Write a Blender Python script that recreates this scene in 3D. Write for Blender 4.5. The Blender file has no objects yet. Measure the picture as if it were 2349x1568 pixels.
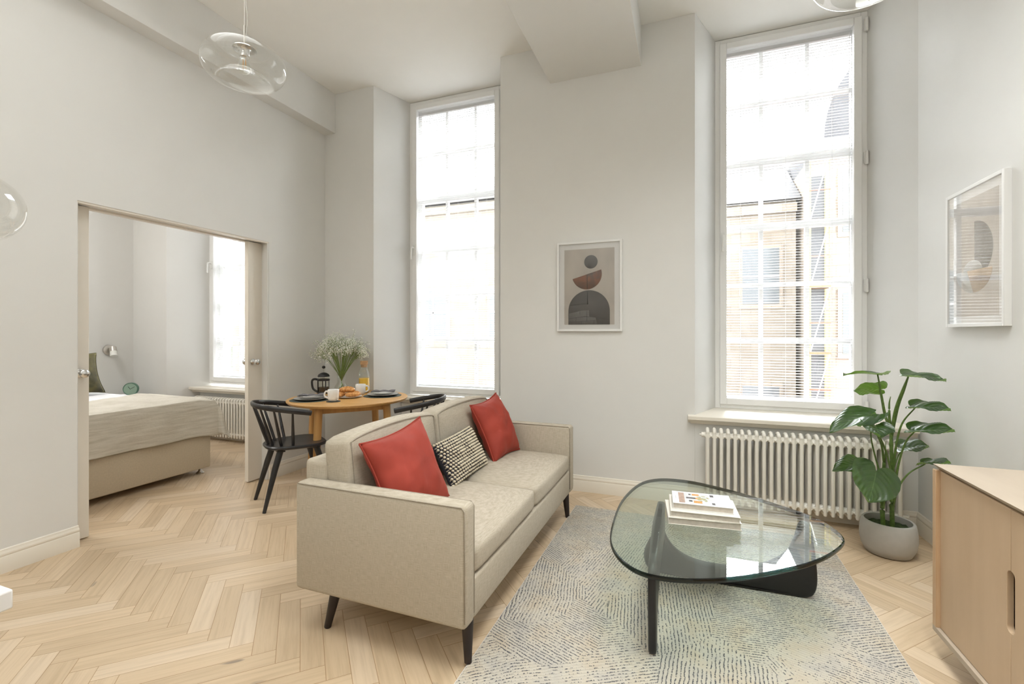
import bpy, bmesh, math, random
from mathutils import Vector, Matrix, noise
random.seed(7)
PI = math.pi
sc = bpy.context.scene
COL = sc.collection
# ------------------------------------------------------------------ camera
F_PX, CX, Y0, YAW, EYE = 1060.8, 1174.5, 764.3, math.radians(20.58), 1.3
cam = bpy.data.cameras.new('camera'); camo = bpy.data.objects.new('camera', cam); COL.objects.link(camo)
cam.sensor_width = 36.0; cam.sensor_fit = 'HORIZONTAL'; cam.lens = F_PX/2349*36
cam.shift_y = (Y0-784.0)/2349; cam.clip_start = .05; cam.clip_end = 200
camo.location = (0, 0, EYE); camo.rotation_euler = (PI/2, 0, YAW); sc.camera = camo
# ------------------------------------------------------------------ view and light
sc.view_settings.view_transform = 'Standard'; sc.view_settings.look = 'None'
sc.view_settings.gamma = 1.0; sc.view_settings.use_curve_mapping = False
sc.view_settings.exposure = 0.97
sc.cycles.max_bounces = 12; sc.cycles.diffuse_bounces = 5; sc.cycles.adaptive_threshold = .02; sc.cycles.glossy_bounces = 5
sc.cycles.transparent_max_bounces = 24; sc.cycles.transmission_bounces = 8
sc.cycles.sample_clamp_indirect = 6.0; sc.cycles.caustics_reflective = False; sc.cycles.caustics_refractive = False
w = bpy.data.worlds.new('overcast_sky'); sc.world = w; w.use_nodes = True
bg = w.node_tree.nodes['Background']; bg.inputs[0].default_value = (.93, .97, 1.0, 1); bg.inputs[1].default_value = 3.4

def sun(name, rot, energy, angle, col):
    l = bpy.data.lights.new(name, 'SUN'); l.energy = energy; l.angle = math.radians(angle); l.color = col
    o = bpy.data.objects.new(name, l); COL.objects.link(o); o.rotation_euler = rot; return o
def area(name, loc, rot, sx, sy, energy, col=(1, 1, 1), portal=False, spread=180):
    l = bpy.data.lights.new(name, 'AREA'); l.shape = 'RECTANGLE'; l.size = sx; l.size_y = sy; l.energy = energy; l.color = col
    l.cycles.is_portal = portal; l.spread = math.radians(spread)
    o = bpy.data.objects.new(name, l); COL.objects.link(o); o.location = loc; o.rotation_euler = rot; return o
# broad bright cloud layer in front of the windows
sun('bright_overcast', (math.radians(-52), 0, math.radians(-12)), 21.0, 75, (.945, .98, .995))
for nm, xc, wd in (('dining', -2.2, 1.06), ('sitting', .755, 1.06), ('bedroom', -5.21, 1.06)):
    area('sky_portal_'+nm, (xc, 4.52, 2.2), (-PI/2, 0, 0), wd, 3.1, 1, portal=True)
# unseen fill lamps, added to brighten the living room and bedroom
area('sitting_fill', (.42, 1.45, 3.70), (0, 0, 0), .9, 2.2, 25, (.98, 1.0, .985), spread=115)  # added lamp out of view, lifts sofa seat, rug and floor
area('dining_fill', (-2.2, .9, 3.70), (0, 0, 0), 1.6, 2.2, 11.5, (.98, 1.0, .98), spread=150)  # added fill above the dining side, not a real fitting
area('rear_fill', (-1.0, -1.9, 3.60), (0, 0, 0), 3.2, 2.0, 3, (1.0, .97, .93))  # weak invented fill from behind the camera
area('rear_bounce_fill', (-1.0, -1.7, 2.5), (PI, 0, 0), 2.4, .8, 40, (.975, 1.0, .985))  # added lamp aimed upward, brightens ceiling and upper walls by bounce
area('bedroom_fill', (-5.2, 1.6, 3.60), (0, 0, 0), 1.2, 1.0, 27, (1.0, .97, .93))  # unseen fill added to brighten the bedroom

# ------------------------------------------------------------------ materials
MATS = {}
def nt(name):
    m = bpy.data.materials.new(name); m.use_nodes = True; MATS[name] = m
    t = m.node_tree; b = t.nodes['Principled BSDF']; return m, t, b
def nd(t, kind, **kw):
    n = t.nodes.new(kind)
    for k, v in kw.items():
        if isinstance(v, (int, float, str, bool)) and hasattr(n, k): setattr(n, k, v)
    return n
def lk(t, a, b): t.links.new(a, b)
def setc(b, col, rough=.5, metal=0, spec=None):
    b.inputs['Base Color'].default_value = (*col, 1); b.inputs['Roughness'].default_value = rough; b.inputs['Metallic'].default_value = metal
    if spec is not None: b.inputs['Specular IOR Level'].default_value = spec
def coord(t, scale=(1, 1, 1), which='Object', rot=(0, 0, 0)):
    c = t.nodes.new('ShaderNodeTexCoord'); mp = t.nodes.new('ShaderNodeMapping')
    mp.inputs['Scale'].default_value = scale; mp.inputs['Rotation'].default_value = rot
    lk(t, c.outputs[which], mp.inputs[0]); return mp.outputs[0]
def noi(t, vec, scale, detail=3, rough=.55):
    n = t.nodes.new('ShaderNodeTexNoise'); n.inputs['Scale'].default_value = scale
    n.inputs['Detail'].default_value = detail; n.inputs['Roughness'].default_value = rough
    lk(t, vec, n.inputs['Vector']); return n.outputs['Fac']
def ramp(t, fac, stops):
    r = t.nodes.new('ShaderNodeValToRGB'); e = r.color_ramp.elements
    while len(e) < len(stops): e.new(.5)
    for i, (p, c) in enumerate(stops): e[i].position = p; e[i].color = (*c, 1) if len(c) == 3 else c
    lk(t, fac, r.inputs[0]); return r.outputs[0]
def mth(t, op, a, b=None, c=None):
    n = t.nodes.new('ShaderNodeMath'); n.operation = op
    for i, v in enumerate((a, b, c)):
        if v is None: continue
        if isinstance(v, (int, float)): n.inputs[i].default_value = v
        else: lk(t, v, n.inputs[i])
    return n.outputs[0]
def mixc(t, fac, a, b, mode='MIX'):
    n = t.nodes.new('ShaderNodeMix'); n.data_type = 'RGBA'; n.blend_type = mode
    for sock, v in ((n.inputs[0], fac), (n.inputs[6], a), (n.inputs[7], b)):
        if isinstance(v, (int, float)): sock.default_value = v
        elif isinstance(v, tuple): sock.default_value = (*v, 1)
        else: lk(t, v, sock)
    return n.outputs[2]
def bump(t, b, h, strength=.2, dist=.002):
    n = t.nodes.new('ShaderNodeBump'); n.inputs['Strength'].default_value = strength; n.inputs['Distance'].default_value = dist
    lk(t, h, n.inputs['Height']); lk(t, n.outputs[0], b.inputs['Normal'])
def simple(name, col, rough=.5, metal=0, var=.0, vs=20, bmp=0, bs=200, spec=None):
    m, t, b = nt(name); setc(b, col, rough, metal, spec)
    v = coord(t)
    if var:
        f = noi(t, v, vs)
        lo = tuple(c*(1-var) for c in col); hi = tuple(min(1, c*(1+var)) for c in col)
        lk(t, ramp(t, f, [(.3, lo), (.7, hi)]), b.inputs['Base Color'])
    if bmp: bump(t, b, noi(t, v, bs, 4), bmp)
    return m
simple('wall_paint', (.745, .742, .722), .75, var=.012, vs=3, bmp=.05, bs=120)
simple('ceiling_paint', (.86, .85, .815), .85, var=.01, vs=3)
simple('reveal_paint', (.73, .71, .67), .7, var=.01, vs=3)
simple('bedroom_paint', (.73, .725, .70), .75, var=.012, vs=3)
simple('trim_paint', (.80, .75, .66), .35, var=.01, vs=4)
simple('window_paint', (.86, .86, .85), .3, var=.01, vs=4)
simple('door_paint', (.78, .73, .65), .4, var=.01, vs=4)
simple('radiator_enamel', (.83, .80, .73), .28, var=.01, vs=6)
simple('blind_white', (.70, .70, .70), .45, var=.01)
simple('black_lacquer', (.012, .011, .012), .38, var=.15, vs=30)
simple('black_oak', (.020, .019, .020), .33, var=.3, vs=12, bmp=.05, bs=60)
simple('dark_walnut', (.018, .010, .008), .45, var=.3, vs=15)
simple('chrome', (.72, .72, .72), .18, 1.0)
simple('satin_nickel', (.62, .59, .55), .3, 1.0)
simple('cord_grey', (.55, .53, .48), .5)
simple('stone_pot', (.41, .395, .365), .75, var=.03, vs=30, bmp=.05, bs=150)
simple('moss', (.03, .05, .012), .9, var=.6, vs=60, bmp=.6, bs=90)
simple('ceramic_white', (.80, .79, .76), .25, var=.01)
simple('ceramic_grey', (.42, .42, .41), .3, var=.03)
simple('placemat_green', (.075, .095, .085), .7, var=.08, vs=50)
simple('coaster_dark', (.05, .06, .06), .6, var=.1)
simple('cork', (.50, .30, .15), .8, var=.25, vs=120, bmp=.3, bs=200)
simple('orange_juice', (1.0, .56, .02), .3, var=.05, vs=10)
simple('coffee', (.02, .008, .004), .2)
simple('page_paper', (.60, .55, .48), .8, var=.08, vs=60)
simple('cover_white', (.82, .82, .81), .4)
simple('cover_cream', (.78, .75, .68), .5)
simple('ink_grey', (.45, .45, .45), .6)
simple('bed_linen_white', (.82, .82, .84), .8, var=.02, bmp=.15, bs=30)
simple('divan_fabric', (.56, .48, .36), .85, var=.05, vs=80, bmp=.1, bs=400)
simple('clock_green', (.12, .24, .18), .4, var=.05)
simple('clock_face', (.30, .42, .33), .5)
simple('frosted_glass', (.80, .80, .76), .4)
simple('marble_white', (.72, .71, .70), .15, var=.06, vs=6)
simple('panel_grey', (.42, .40, .37), .5)
simple('frame_white', (.80, .80, .79), .35)
simple('mount_white', (.74, .73, .71), .7)
simple('tag_blue', (.05, .13, .32), .6)
simple('pavement', (.16, .155, .15), .9, var=.1, vs=2)
simple('slate', (.055, .056, .058), .7, var=.15, vs=5)
simple('outside_glass', (.19, .21, .22), .1)
simple('scaffold_dark', (.12, .125, .13), .6)
simple('pole_yellow', (.42, .36, .16), .5)
simple('pole_red', (.5, .16, .10), .5)
simple('plank_orange', (.3, .18, .09), .7)
simple('van_red', (.55, .03, .04), .3)
simple('tyre', (.02, .02, .02), .8)
simple('plant_cane', (.10, .17, .035), .5, var=.3, vs=60)
simple('blossom_white', (.88, .88, .80), .7)
simple('stem_green', (.24, .33, .09), .6, var=.3, vs=30)
simple('white_plastic', (.82, .82, .80), .35)
simple('filament_amber', (.85, .42, .10), .5)
simple('hillside', (.13, .14, .10), .9, var=.3, vs=.3)

def glassy(name, tint=(1, 1, 1), ior=1.45, rough=0.0, gloss=(1, 1, 1), k=1.0):
    m = bpy.data.materials.new(name); m.use_nodes = True; MATS[name] = m; t = m.node_tree; t.nodes.clear()
    o = t.nodes.new('ShaderNodeOutputMaterial'); mx = t.nodes.new('ShaderNodeMixShader')
    tr = t.nodes.new('ShaderNodeBsdfTransparent'); tr.inputs[0].default_value = (*tint, 1)
    gl = t.nodes.new('ShaderNodeBsdfGlossy'); gl.inputs['Roughness'].default_value = rough; gl.inputs['Color'].default_value = (*gloss, 1)
    fr = t.nodes.new('ShaderNodeFresnel'); gm = t.nodes.new('ShaderNodeNewGeometry')   # thin wall: same reflectance on both faces
    lk(t, mth(t, 'ADD', mth(t, 'MULTIPLY', gm.outputs['Backfacing'], 1/ior-ior), ior), fr.inputs[0])
    f = mth(t, 'MULTIPLY', fr.outputs[0], k)
    lk(t, f, mx.inputs[0]); lk(t, tr.outputs[0], mx.inputs[1]); lk(t, gl.outputs[0], mx.inputs[2]); lk(t, mx.outputs[0], o.inputs[0])
    return m
glassy('window_glass', (.97, .97, .97), 1.45)
glassy('lamp_glass', (.955, .955, .945), 1.5)
glassy('clear_glass', (.96, .97, .96), 1.5)
glassy('picture_glass', (.97, .97, .97), 1.52)
glassy('table_glass', (.86, .92, .885), 1.55)
glassy('table_glass_edge', (.012, .035, .032), 1.5)

def fabric(name, dark, light, sc_=1.0, rough=.9, b=.25, sheen=.0):
    m, t, bs = nt(name); setc(bs, light, rough)
    f1 = noi(t, coord(t, (14*sc_, 14*sc_, 320*sc_)), 1.0, 3, .6)
    f2 = noi(t, coord(t, (320*sc_, 320*sc_, 14*sc_)), 1.0, 3, .6)
    f = mth(t, 'ADD', mth(t, 'MULTIPLY', f1, .5), mth(t, 'MULTIPLY', f2, .5))
    lk(t, ramp(t, f, [(.36, dark), (.62, light)]), bs.inputs['Base Color'])
    bump(t, bs, f, b, .0015)
    if sheen: bs.inputs['Sheen Weight'].default_value = sheen; bs.inputs['Sheen Roughness'].default_value = .35
    return m
fabric('sofa_linen', (.38, .325, .245), (.545, .49, .40), 2.2, b=.12)
fabric('seam_linen', (.30, .26, .20), (.42, .37, .30), 2.2)
fabric('napkin_cloth', (.10, .09, .10), (.22, .21, .21), 1.0)
m, t, b = nt('red_velvet'); setc(b, (.42, .055, .03), .75)
f = noi(t, coord(t), 5, 3)
lk(t, ramp(t, f, [(.3, (.27, .028, .014)), (.7, (.36, .042, .022))]), b.inputs['Base Color'])
b.inputs['Sheen Weight'].default_value = .22; b.inputs['Sheen Roughness'].default_value = .3; b.inputs['Sheen Tint'].default_value = (1, .35, .25, 1)
m, t, b = nt('olive_velvet'); setc(b, (.06, .05, .012), .7)
lk(t, ramp(t, noi(t, coord(t), 9, 4), [(.35, (.022, .018, .005)), (.65, (.10, .085, .022))]), b.inputs['Base Color'])
b.inputs['Sheen Weight'].default_value = .5; b.inputs['Sheen Roughness'].default_value = .4; b.inputs['Sheen Tint'].default_value = (.8, .75, .4, 1)
simple('navy_weave', (.018, .018, .028), .9, var=.4, vs=200, bmp=.4, bs=400)
simple('cream_wool', (.62, .55, .42), .9, var=.12, vs=200, bmp=.4, bs=500)
# throw blanket : crinkled muslin
m, t, b = nt('muslin_throw'); setc(b, (.56, .52, .43), .9)
v = coord(t, (5, 5, 60)); f = noi(t, v, 1.0, 5, .65); f2 = noi(t, coord(t), 60, 3)
lk(t, ramp(t, f, [(.35, (.55, .51, .43)), (.65, (.68, .64, .56))]), b.inputs['Base Color'])
bump(t, b, mth(t, 'ADD', f, mth(t, 'MULTIPLY', f2, .3)), .5, .012)

def wood(name, dark, light, grain=(2, 30, 30), rough=.4, knots=False):
    m, t, bs = nt(name); setc(bs, light, rough)
    v = coord(t, grain)
    wv = noi(t, v, 1.0, 5, .6); big = noi(t, coord(t), 2.2, 2)
    f = mth(t, 'ADD', mth(t, 'MULTIPLY', wv, .6), mth(t, 'MULTIPLY', big, .4))
    lk(t, ramp(t, f, [(.35, dark), (.65, light)]), bs.inputs['Base Color'])
    bump(t, bs, wv, .06, .001); return m
wood('oak_table', (.50, .27, .085), (.66, .39, .15), (3, 40, 40), .38)
wood('oak_leg', (.48, .25, .08), (.62, .36, .13), (30, 30, 2.5), .42)
wood('birch_panel', (.52, .37, .235), (.60, .44, .29), (9, 9, 1.6), .5)
wood('birch_top', (.43, .355, .275), (.48, .40, .31), (12, 1.5, 12), .5)
wood('birch_edge', (.50, .32, .18), (.64, .46, .29), (30, 30, 3), .5)

# oak herringbone floor : per-plank attribute + plank UV in metres
m, t, b = nt('oak_herringbone'); setc(b, (.6, .42, .26), .42)
at_ = t.nodes.new('ShaderNodeAttribute'); at_.attribute_name = 'tone'
uv = t.nodes.new('ShaderNodeUVMap'); uv.uv_map = 'plank'
sep = t.nodes.new('ShaderNodeSeparateXYZ'); lk(t, uv.outputs[0], sep.inputs[0])
cmb = t.nodes.new('ShaderNodeCombineXYZ')
lk(t, mth(t, 'MULTIPLY', sep.outputs[0], 3.0), cmb.inputs[0]); lk(t, mth(t, 'MULTIPLY', sep.outputs[1], 55.0), cmb.inputs[1])
lk(t, mth(t, 'MULTIPLY', at_.outputs['Fac'], 61.0), cmb.inputs[2])
g = noi(t, cmb.outputs[0], 1.0, 5, .6)
cmb2 = t.nodes.new('ShaderNodeCombineXYZ')
lk(t, mth(t, 'MULTIPLY', sep.outputs[0], 5.0), cmb2.inputs[0]); lk(t, mth(t, 'MULTIPLY', sep.outputs[1], 16.0), cmb2.inputs[1]); lk(t, mth(t, 'MULTIPLY', at_.outputs['Fac'], 37.0), cmb2.inputs[2])
kn = noi(t, cmb2.outputs[0], 1.0, 2, .5)
base = ramp(t, at_.outputs['Fac'], [(0, (.545, .415, .275)), (.35, (.605, .465, .31)), (.7, (.645, .50, .34)), (1, (.67, .54, .395))])
c1 = mixc(t, .55, base, ramp(t, g, [(.3, (.72, .68, .62)), (.55, (1, 1, 1)), (.75, (1.06, 1.06, 1.06))]), 'MULTIPLY')
c1 = mixc(t, ramp(t, kn, [(.735, (0, 0, 0)), (.80, (.75, .75, .75))]), c1, (.20, .16, .13))
# groove from the distance to the plank edge
L_, W_ = .4475, .0895
e1 = mth(t, 'MINIMUM', sep.outputs[1], mth(t, 'SUBTRACT', W_, sep.outputs[1]))
e2 = mth(t, 'MINIMUM', sep.outputs[0], mth(t, 'SUBTRACT', L_, sep.outputs[0]))
ed = mth(t, 'MINIMUM', e1, e2)
gr = ramp(t, mth(t, 'DIVIDE', ed, .0020), [(.25, (.52, .40, .27)), (.75, (1, 1, 1))])
lk(t, mixc(t, 1.0, c1, gr, 'MULTIPLY'), b.inputs['Base Color'])
bump(t, b, mth(t, 'ADD', mth(t, 'MINIMUM', mth(t, 'DIVIDE', ed, .003), 1.0), mth(t, 'MULTIPLY', g, .15)), .25, .001)

# rug : cream pile with patches of broken navy rows running different ways
m, t, b = nt('rug_pile'); setc(b, (.6, .53, .43), .95)
tc = t.nodes.new('ShaderNodeTexCoord'); P = tc.outputs['Object']
warp = t.nodes.new('ShaderNodeMapping'); lk(t, P, warp.inputs[0])
vo = t.nodes.new('ShaderNodeTexVoronoi'); vo.feature = 'F1'; vo.inputs['Scale'].default_value = 1.9; vo.inputs['Randomness'].default_value = 1.0
vo.distance = 'MANHATTAN'
lk(t, P, vo.inputs['Vector'])
sepc = t.nodes.new('ShaderNodeSeparateColor'); lk(t, vo.outputs['Color'], sepc.inputs[0])
ang = mth(t, 'MULTIPLY', sepc.outputs[0], 6.283)
rot = t.nodes.new('ShaderNodeVectorRotate'); rot.rotation_type = 'Z_AXIS'; lk(t, P, rot.inputs['Vector']); lk(t, ang, rot.inputs['Angle'])
# slight wobble of rows
nv = t.nodes.new('ShaderNodeTexNoise'); nv.inputs['Scale'].default_value = 30; nv.inputs['Detail'].default_value = 3; lk(t, P, nv.inputs['Vector'])
sr = t.nodes.new('ShaderNodeSeparateXYZ'); lk(t, rot.outputs[0], sr.inputs[0])
row = mth(t, 'ADD', sr.outputs[1], mth(t, 'MULTIPLY', nv.outputs['Fac'], .012))
rowp = mth(t, 'MULTIPLY', row, 2*PI/.0150)
rag = t.nodes.new('ShaderNodeTexNoise'); rag.inputs['Scale'].default_value = 210; rag.inputs['Detail'].default_value = 2; lk(t, P, rag.inputs['Vector'])
wave = mth(t, 'ADD', mth(t, 'SINE', rowp), mth(t, 'MULTIPLY', mth(t, 'SUBTRACT', rag.outputs['Fac'], .5), 2.4))
rid = mth(t, 'FLOOR', mth(t, 'DIVIDE', row, .0150))
cb = t.nodes.new('ShaderNodeCombineXYZ'); lk(t, mth(t, 'MULTIPLY', sr.outputs[0], 78), cb.inputs[0]); lk(t, mth(t, 'MULTIPLY', rid, 7.3), cb.inputs[1]); lk(t, ang, cb.inputs[2])
brk = noi(t, cb.outputs[0], 1.0, 3, .7)
dens = noi(t, P, 3.2, 2)
thr = mth(t, 'ADD', mth(t, 'MULTIPLY', sepc.outputs[1], .09), mth(t, 'MULTIPLY', dens, .42))
ln = mth(t, 'MULTIPLY', mth(t, 'GREATER_THAN', wave, .66), mth(t, 'GREATER_THAN', mth(t, 'SUBTRACT', brk, thr), .22))
soft = noi(t, P, 260, 2)
lnm = mth(t, 'MULTIPLY', ln, ramp(t, soft, [(.3, (.6, .6, .6)), (.6, (1, 1, 1))]))
cream = ramp(t, noi(t, P, 7, 4), [(.35, (.52, .49, .44)), (.5, (.59, .545, .465)), (.68, (.57, .495, .39))])
lk(t, mixc(t, lnm, cream, (.050, .056, .075)), b.inputs['Base Color'])
bump(t, b, mth(t, 'ADD', mth(t, 'MULTIPLY', wave, -.55), noi(t, P, 300, 2)), .6, .004)

# leaves
m, t, b = nt('leaf_green'); setc(b, (.02, .06, .02), .30); b.inputs['Coat Weight'].default_value = .9; b.inputs['Coat Roughness'].default_value = .22
geo = t.nodes.new('ShaderNodeNewGeometry')
uvn = t.nodes.new('ShaderNodeUVMap'); uvn.uv_map = 'leaf'; su = t.nodes.new('ShaderNodeSeparateXYZ'); lk(t, uvn.outputs[0], su.inputs[0])
au = mth(t, 'ABSOLUTE', su.outputs[0])
vein = mth(t, 'SINE', mth(t, 'MULTIPLY', mth(t, 'ADD', su.outputs[1], mth(t, 'MULTIPLY', au, -.55)), 38))
vf = ramp(t, vein, [(.93, (0, 0, 0)), (1.0, (1, 1, 1))])
mid = mth(t, 'LESS_THAN', au, .018)
vf2 = mth(t, 'MAXIMUM', mth(t, 'MULTIPLY', vf, .5), mid)
top = mixc(t, vf2, ramp(t, noi(t, coord(t), 12, 3), [(.3, (.012, .038, .016)), (.7, (.028, .075, .026))]), (.09, .17, .06))
lk(t, mixc(t, geo.outputs['Backfacing'], top, (.14, .27, .05)), b.inputs['Base Color'])
bump(t, b, vein, .3, .003)
tl = t.nodes.new('ShaderNodeBsdfTranslucent'); tl.inputs[0].default_value = (.22, .42, .05, 1)
mx = t.nodes.new('ShaderNodeMixShader'); mx.inputs[0].default_value = .22
lk(t, b.outputs[0], mx.inputs[1]); lk(t, tl.outputs[0], mx.inputs[2]); lk(t, mx.outputs[0], t.nodes['Material Output'].inputs[0])

m, t, b = nt('croissant_crust'); setc(b, (.6, .28, .08), .45)
lk(t, ramp(t, noi(t, coord(t), 55, 4), [(.3, (.42, .15, .03)), (.55, (.68, .33, .10)), (.75, (.80, .50, .22))]), b.inputs['Base Color'])

def stone(name, a, c, scale):
    m, t, b = nt(name); setc(b, a, .9)
    br = t.nodes.new('ShaderNodeTexBrick'); br.inputs['Scale'].default_value = scale
    br.inputs['Color1'].default_value = (*a, 1); br.inputs['Color2'].default_value = (*c, 1); br.inputs['Mortar'].default_value = (.30, .26, .21, 1)
    br.inputs['Mortar Size'].default_value = .008
    v = coord(t, rot=(PI/2, 0, 0)); lk(t, v, br.inputs['Vector'])
    lk(t, mixc(t, .35, br.outputs[0], ramp(t, noi(t, coord(t), 1.2, 4), [(.35, (.55, .45, .35)), (.65, (1, .97, .92))]), 'MULTIPLY'), b.inputs['Base Color'])
stone('sandstone', (.40, .365, .31), (.33, .295, .24), .9)
simple('slate_light', (.11, .11, .115), .8, var=.1, vs=3)
stone('pale_sandstone', (.46, .41, .34), (.42, .36, .30), .9)
# art prints
m, t, b = nt('print_ground'); setc(b, (.49, .44, .39), .8)
lk(t, ramp(t, noi(t, coord(t, (3, 3, 1.4)), 2.0, 4), [(.3, (.42, .375, .33)), (.7, (.54, .49, .43))]), b.inputs['Base Color'])
simple('print_charcoal', (.09, .085, .08), .8, var=.15, vs=14)
m, t, b = nt('print_rust'); setc(b, (.2, .07, .03), .8)
lk(t, ramp(t, noi(t, coord(t), 14, 3), [(.35, (.085, .05, .035)), (.6, (.24, .085, .035))]), b.inputs['Base Color'])
simple('print_stone', (.075, .066, .06), .8, var=.1, vs=12)
simple('print_line', (.03, .026, .025), .8)
simple('print_block', (.12, .11, .10), .8, var=.12, vs=20)
simple('print_tan', (.52, .36, .22), .8, var=.15, vs=16)
simple('print_pale', (.50, .50, .48), .8, var=.08, vs=16)
simple('photo_deck', (.42, .30, .24), .6, var=.15, vs=60)
simple('photo_wall', (.60, .61, .62), .6, var=.05, vs=60)
simple('photo_dark', (.10, .09, .09), .6)
simple('photo_amber', (.60, .30, .08), .6, var=.4, vs=300)
simple('photo_tree', (.38, .37, .20), .6, var=.4, vs=400)

# ------------------------------------------------------------------ mesh helpers
def xf(pts, M): return [M @ Vector(p) for p in pts]
class MB:
    def __init__(s): s.bm = bmesh.new(); s.mi = 0
    def _f(s, vs):
        try: f = s.bm.faces.new(vs); f.material_index = s.mi; f.smooth = True; return f
        except ValueError: return None
    def poly(s, pts):
        return s._f([s.bm.verts.new(p) for p in pts])
    def box(s, x0, x1, y0, y1, z0, z1, M=None):
        c = [(x0, y0, z0), (x1, y0, z0), (x1, y1, z0), (x0, y1, z0), (x0, y0, z1), (x1, y0, z1), (x1, y1, z1), (x0, y1, z1)]
        if M: c = xf(c, M)
        v = [s.bm.verts.new(p) for p in c]
        for q in ((3, 2, 1, 0), (4, 5, 6, 7), (0, 1, 5, 4), (1, 2, 6, 5), (2, 3, 7, 6), (3, 0, 4, 7)): s._f([v[i] for i in q])
        return s
    def prism(s, pts, axis, a, b, M=None):
        """pts 2-D outline (counter-clockwise), extruded along axis from a to b"""
        def P(p, h): return {'z': (p[0], p[1], h), 'y': (p[0], h, p[1]), 'x': (h, p[0], p[1])}[axis]
        A = [P(p, a) for p in pts]; B = [P(p, b) for p in pts]
        if M: A = xf(A, M); B = xf(B, M)
        va = [s.bm.verts.new(p) for p in A]; vb = [s.bm.verts.new(p) for p in B]; n = len(pts)
        s._f(va[::-1]); s._f(vb)
        for i in range(n): s._f([va[i], va[(i+1) % n], vb[(i+1) % n], vb[i]])
        return s
    def lathe(s, prof, c=(0, 0, 0), seg=32, M=None):
        rings = []
        for r, z in prof:
            if r < 1e-5:
                p = Vector((c[0], c[1], c[2]+z)); p = M @ p if M else p; rings.append([s.bm.verts.new(p)])
            else:
                ps = [Vector((c[0]+r*math.cos(2*PI*i/seg), c[1]+r*math.sin(2*PI*i/seg), c[2]+z)) for i in range(seg)]
                if M: ps = xf(ps, M)
                rings.append([s.bm.verts.new(p) for p in ps])
        for A, B in zip(rings, rings[1:]):
            for i in range(seg):
                j = (i+1) % seg
                if len(A) == 1 and len(B) == 1: continue
                if len(A) == 1: s._f([A[0], B[j], B[i]])
                elif len(B) == 1: s._f([A[i], A[j], B[0]])
                else: s._f([A[i], A[j], B[j], B[i]])
        return s
    def tube(s, pts, r, seg=10, flat=None, up=(0, 0, 1), cap=True, M=None):
        """r: radius or list; flat=(w,h) scales the section along side / up"""
        pts = [Vector(p) for p in pts]
        if M: pts = xf(pts, M)
        n = len(pts); rings = []
        upv = Vector(up)
        for i, p in enumerate(pts):
            d = (pts[min(i+1, n-1)]-pts[max(i-1, 0)]).normalized()
            sd = d.cross(upv)
            if sd.length < 1e-3: sd = d.cross(Vector((1, 0, 0)))
            sd.normalize(); u2 = sd.cross(d).normalized()
            rr = r[i] if isinstance(r, (list, tuple)) else r
            fw, fh = flat if flat else (1, 1)
            rings.append([s.bm.verts.new(p+sd*(math.cos(2*PI*k/seg)*rr*fw)+u2*(math.sin(2*PI*k/seg)*rr*fh)) for k in range(seg)])
        for A, B in zip(rings, rings[1:]):
            for k in range(seg): s._f([A[k], B[k], B[(k+1) % seg], A[(k+1) % seg]])
        if cap: s._f(rings[0]); s._f(rings[-1][::-1])
        return s
    def cyl(s, p, q, r0, r1=None, seg=16):
        return s.tube([p, q], [r0, r0 if r1 is None else r1], seg)
    def grid(s, fn, nu, nv, closed_u=False, uvname=None, uvfn=None):
        vs = [[s.bm.verts.new(fn(i/nu, j/nv)) for j in range(nv+1)] for i in range(nu+1)]
        lay = s.bm.loops.layers.uv.get(uvname) or s.bm.loops.layers.uv.new(uvname) if uvname else None
        for i in range(nu):
            for j in range(nv):
                f = s._f([vs[i][j], vs[i+1][j], vs[i+1][j+1], vs[i][j+1]])
                if f and lay:
                    for l, (a, b_) in zip(f.loops, ((i, j), (i+1, j), (i+1, j+1), (i, j+1))): l[lay].uv = uvfn(a/nu, b_/nv)
        return s
    def ball(s, c, r, sub=2, scale=(1, 1, 1), M=None):
        mt = Matrix.Translation(c) @ (M if M else Matrix()) @ Matrix.Diagonal((*scale, 1))
        g = bmesh.ops.create_icosphere(s.bm, subdivisions=sub, radius=r, matrix=mt)
        for v in g['verts']:
            for f in v.link_faces: f.smooth = True; f.material_index = s.mi
        return s
    def build(s, name, mat, parent=None, bevel=0, seg=2, sub=0, angle=40, clean=True):
        if clean: bmesh.ops.recalc_face_normals(s.bm, faces=s.bm.faces)
        me = bpy.data.meshes.new(name); s.bm.to_mesh(me); s.bm.free()
        for mm in (mat if isinstance(mat, (list, tuple)) else [mat]): me.materials.append(MATS[mm])
        o = bpy.data.objects.new(name, me); COL.objects.link(o)
        if parent: o.parent = parent
        if angle is not None:
            try: me.set_sharp_from_angle(angle=math.radians(angle))
            except Exception: pass
        if bevel:
            md = o.modifiers.new('bevel', 'BEVEL'); md.width = bevel; md.segments = seg; md.limit_method = 'ANGLE'; md.angle_limit = math.radians(35)
            md.harden_normals = False
        if sub:
            md = o.modifiers.new('sub', 'SUBSURF'); md.levels = sub; md.render_levels = sub
        return o
def thing(name, label, cat, loc=(0, 0, 0), rz=0, group=None):
    o = bpy.data.objects.new(name, None); o.empty_display_size = .1; COL.objects.link(o)
    o.location = loc; o.rotation_euler = (0, 0, rz); o['label'] = label; o['category'] = cat
    if group: o['group'] = group
    return o
def tag(o, label, cat, group=None, kind=None):
    o['label'] = label; o['category'] = cat
    if group: o['group'] = group
    if kind: o['kind'] = kind
    return o
def struct(name, mb, mat, label=None, cat=None, **k):
    o = mb.build(name, mat, **k); o['kind'] = 'structure'
    if label: o['label'] = label
    if cat: o['category'] = cat
    return o
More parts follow.
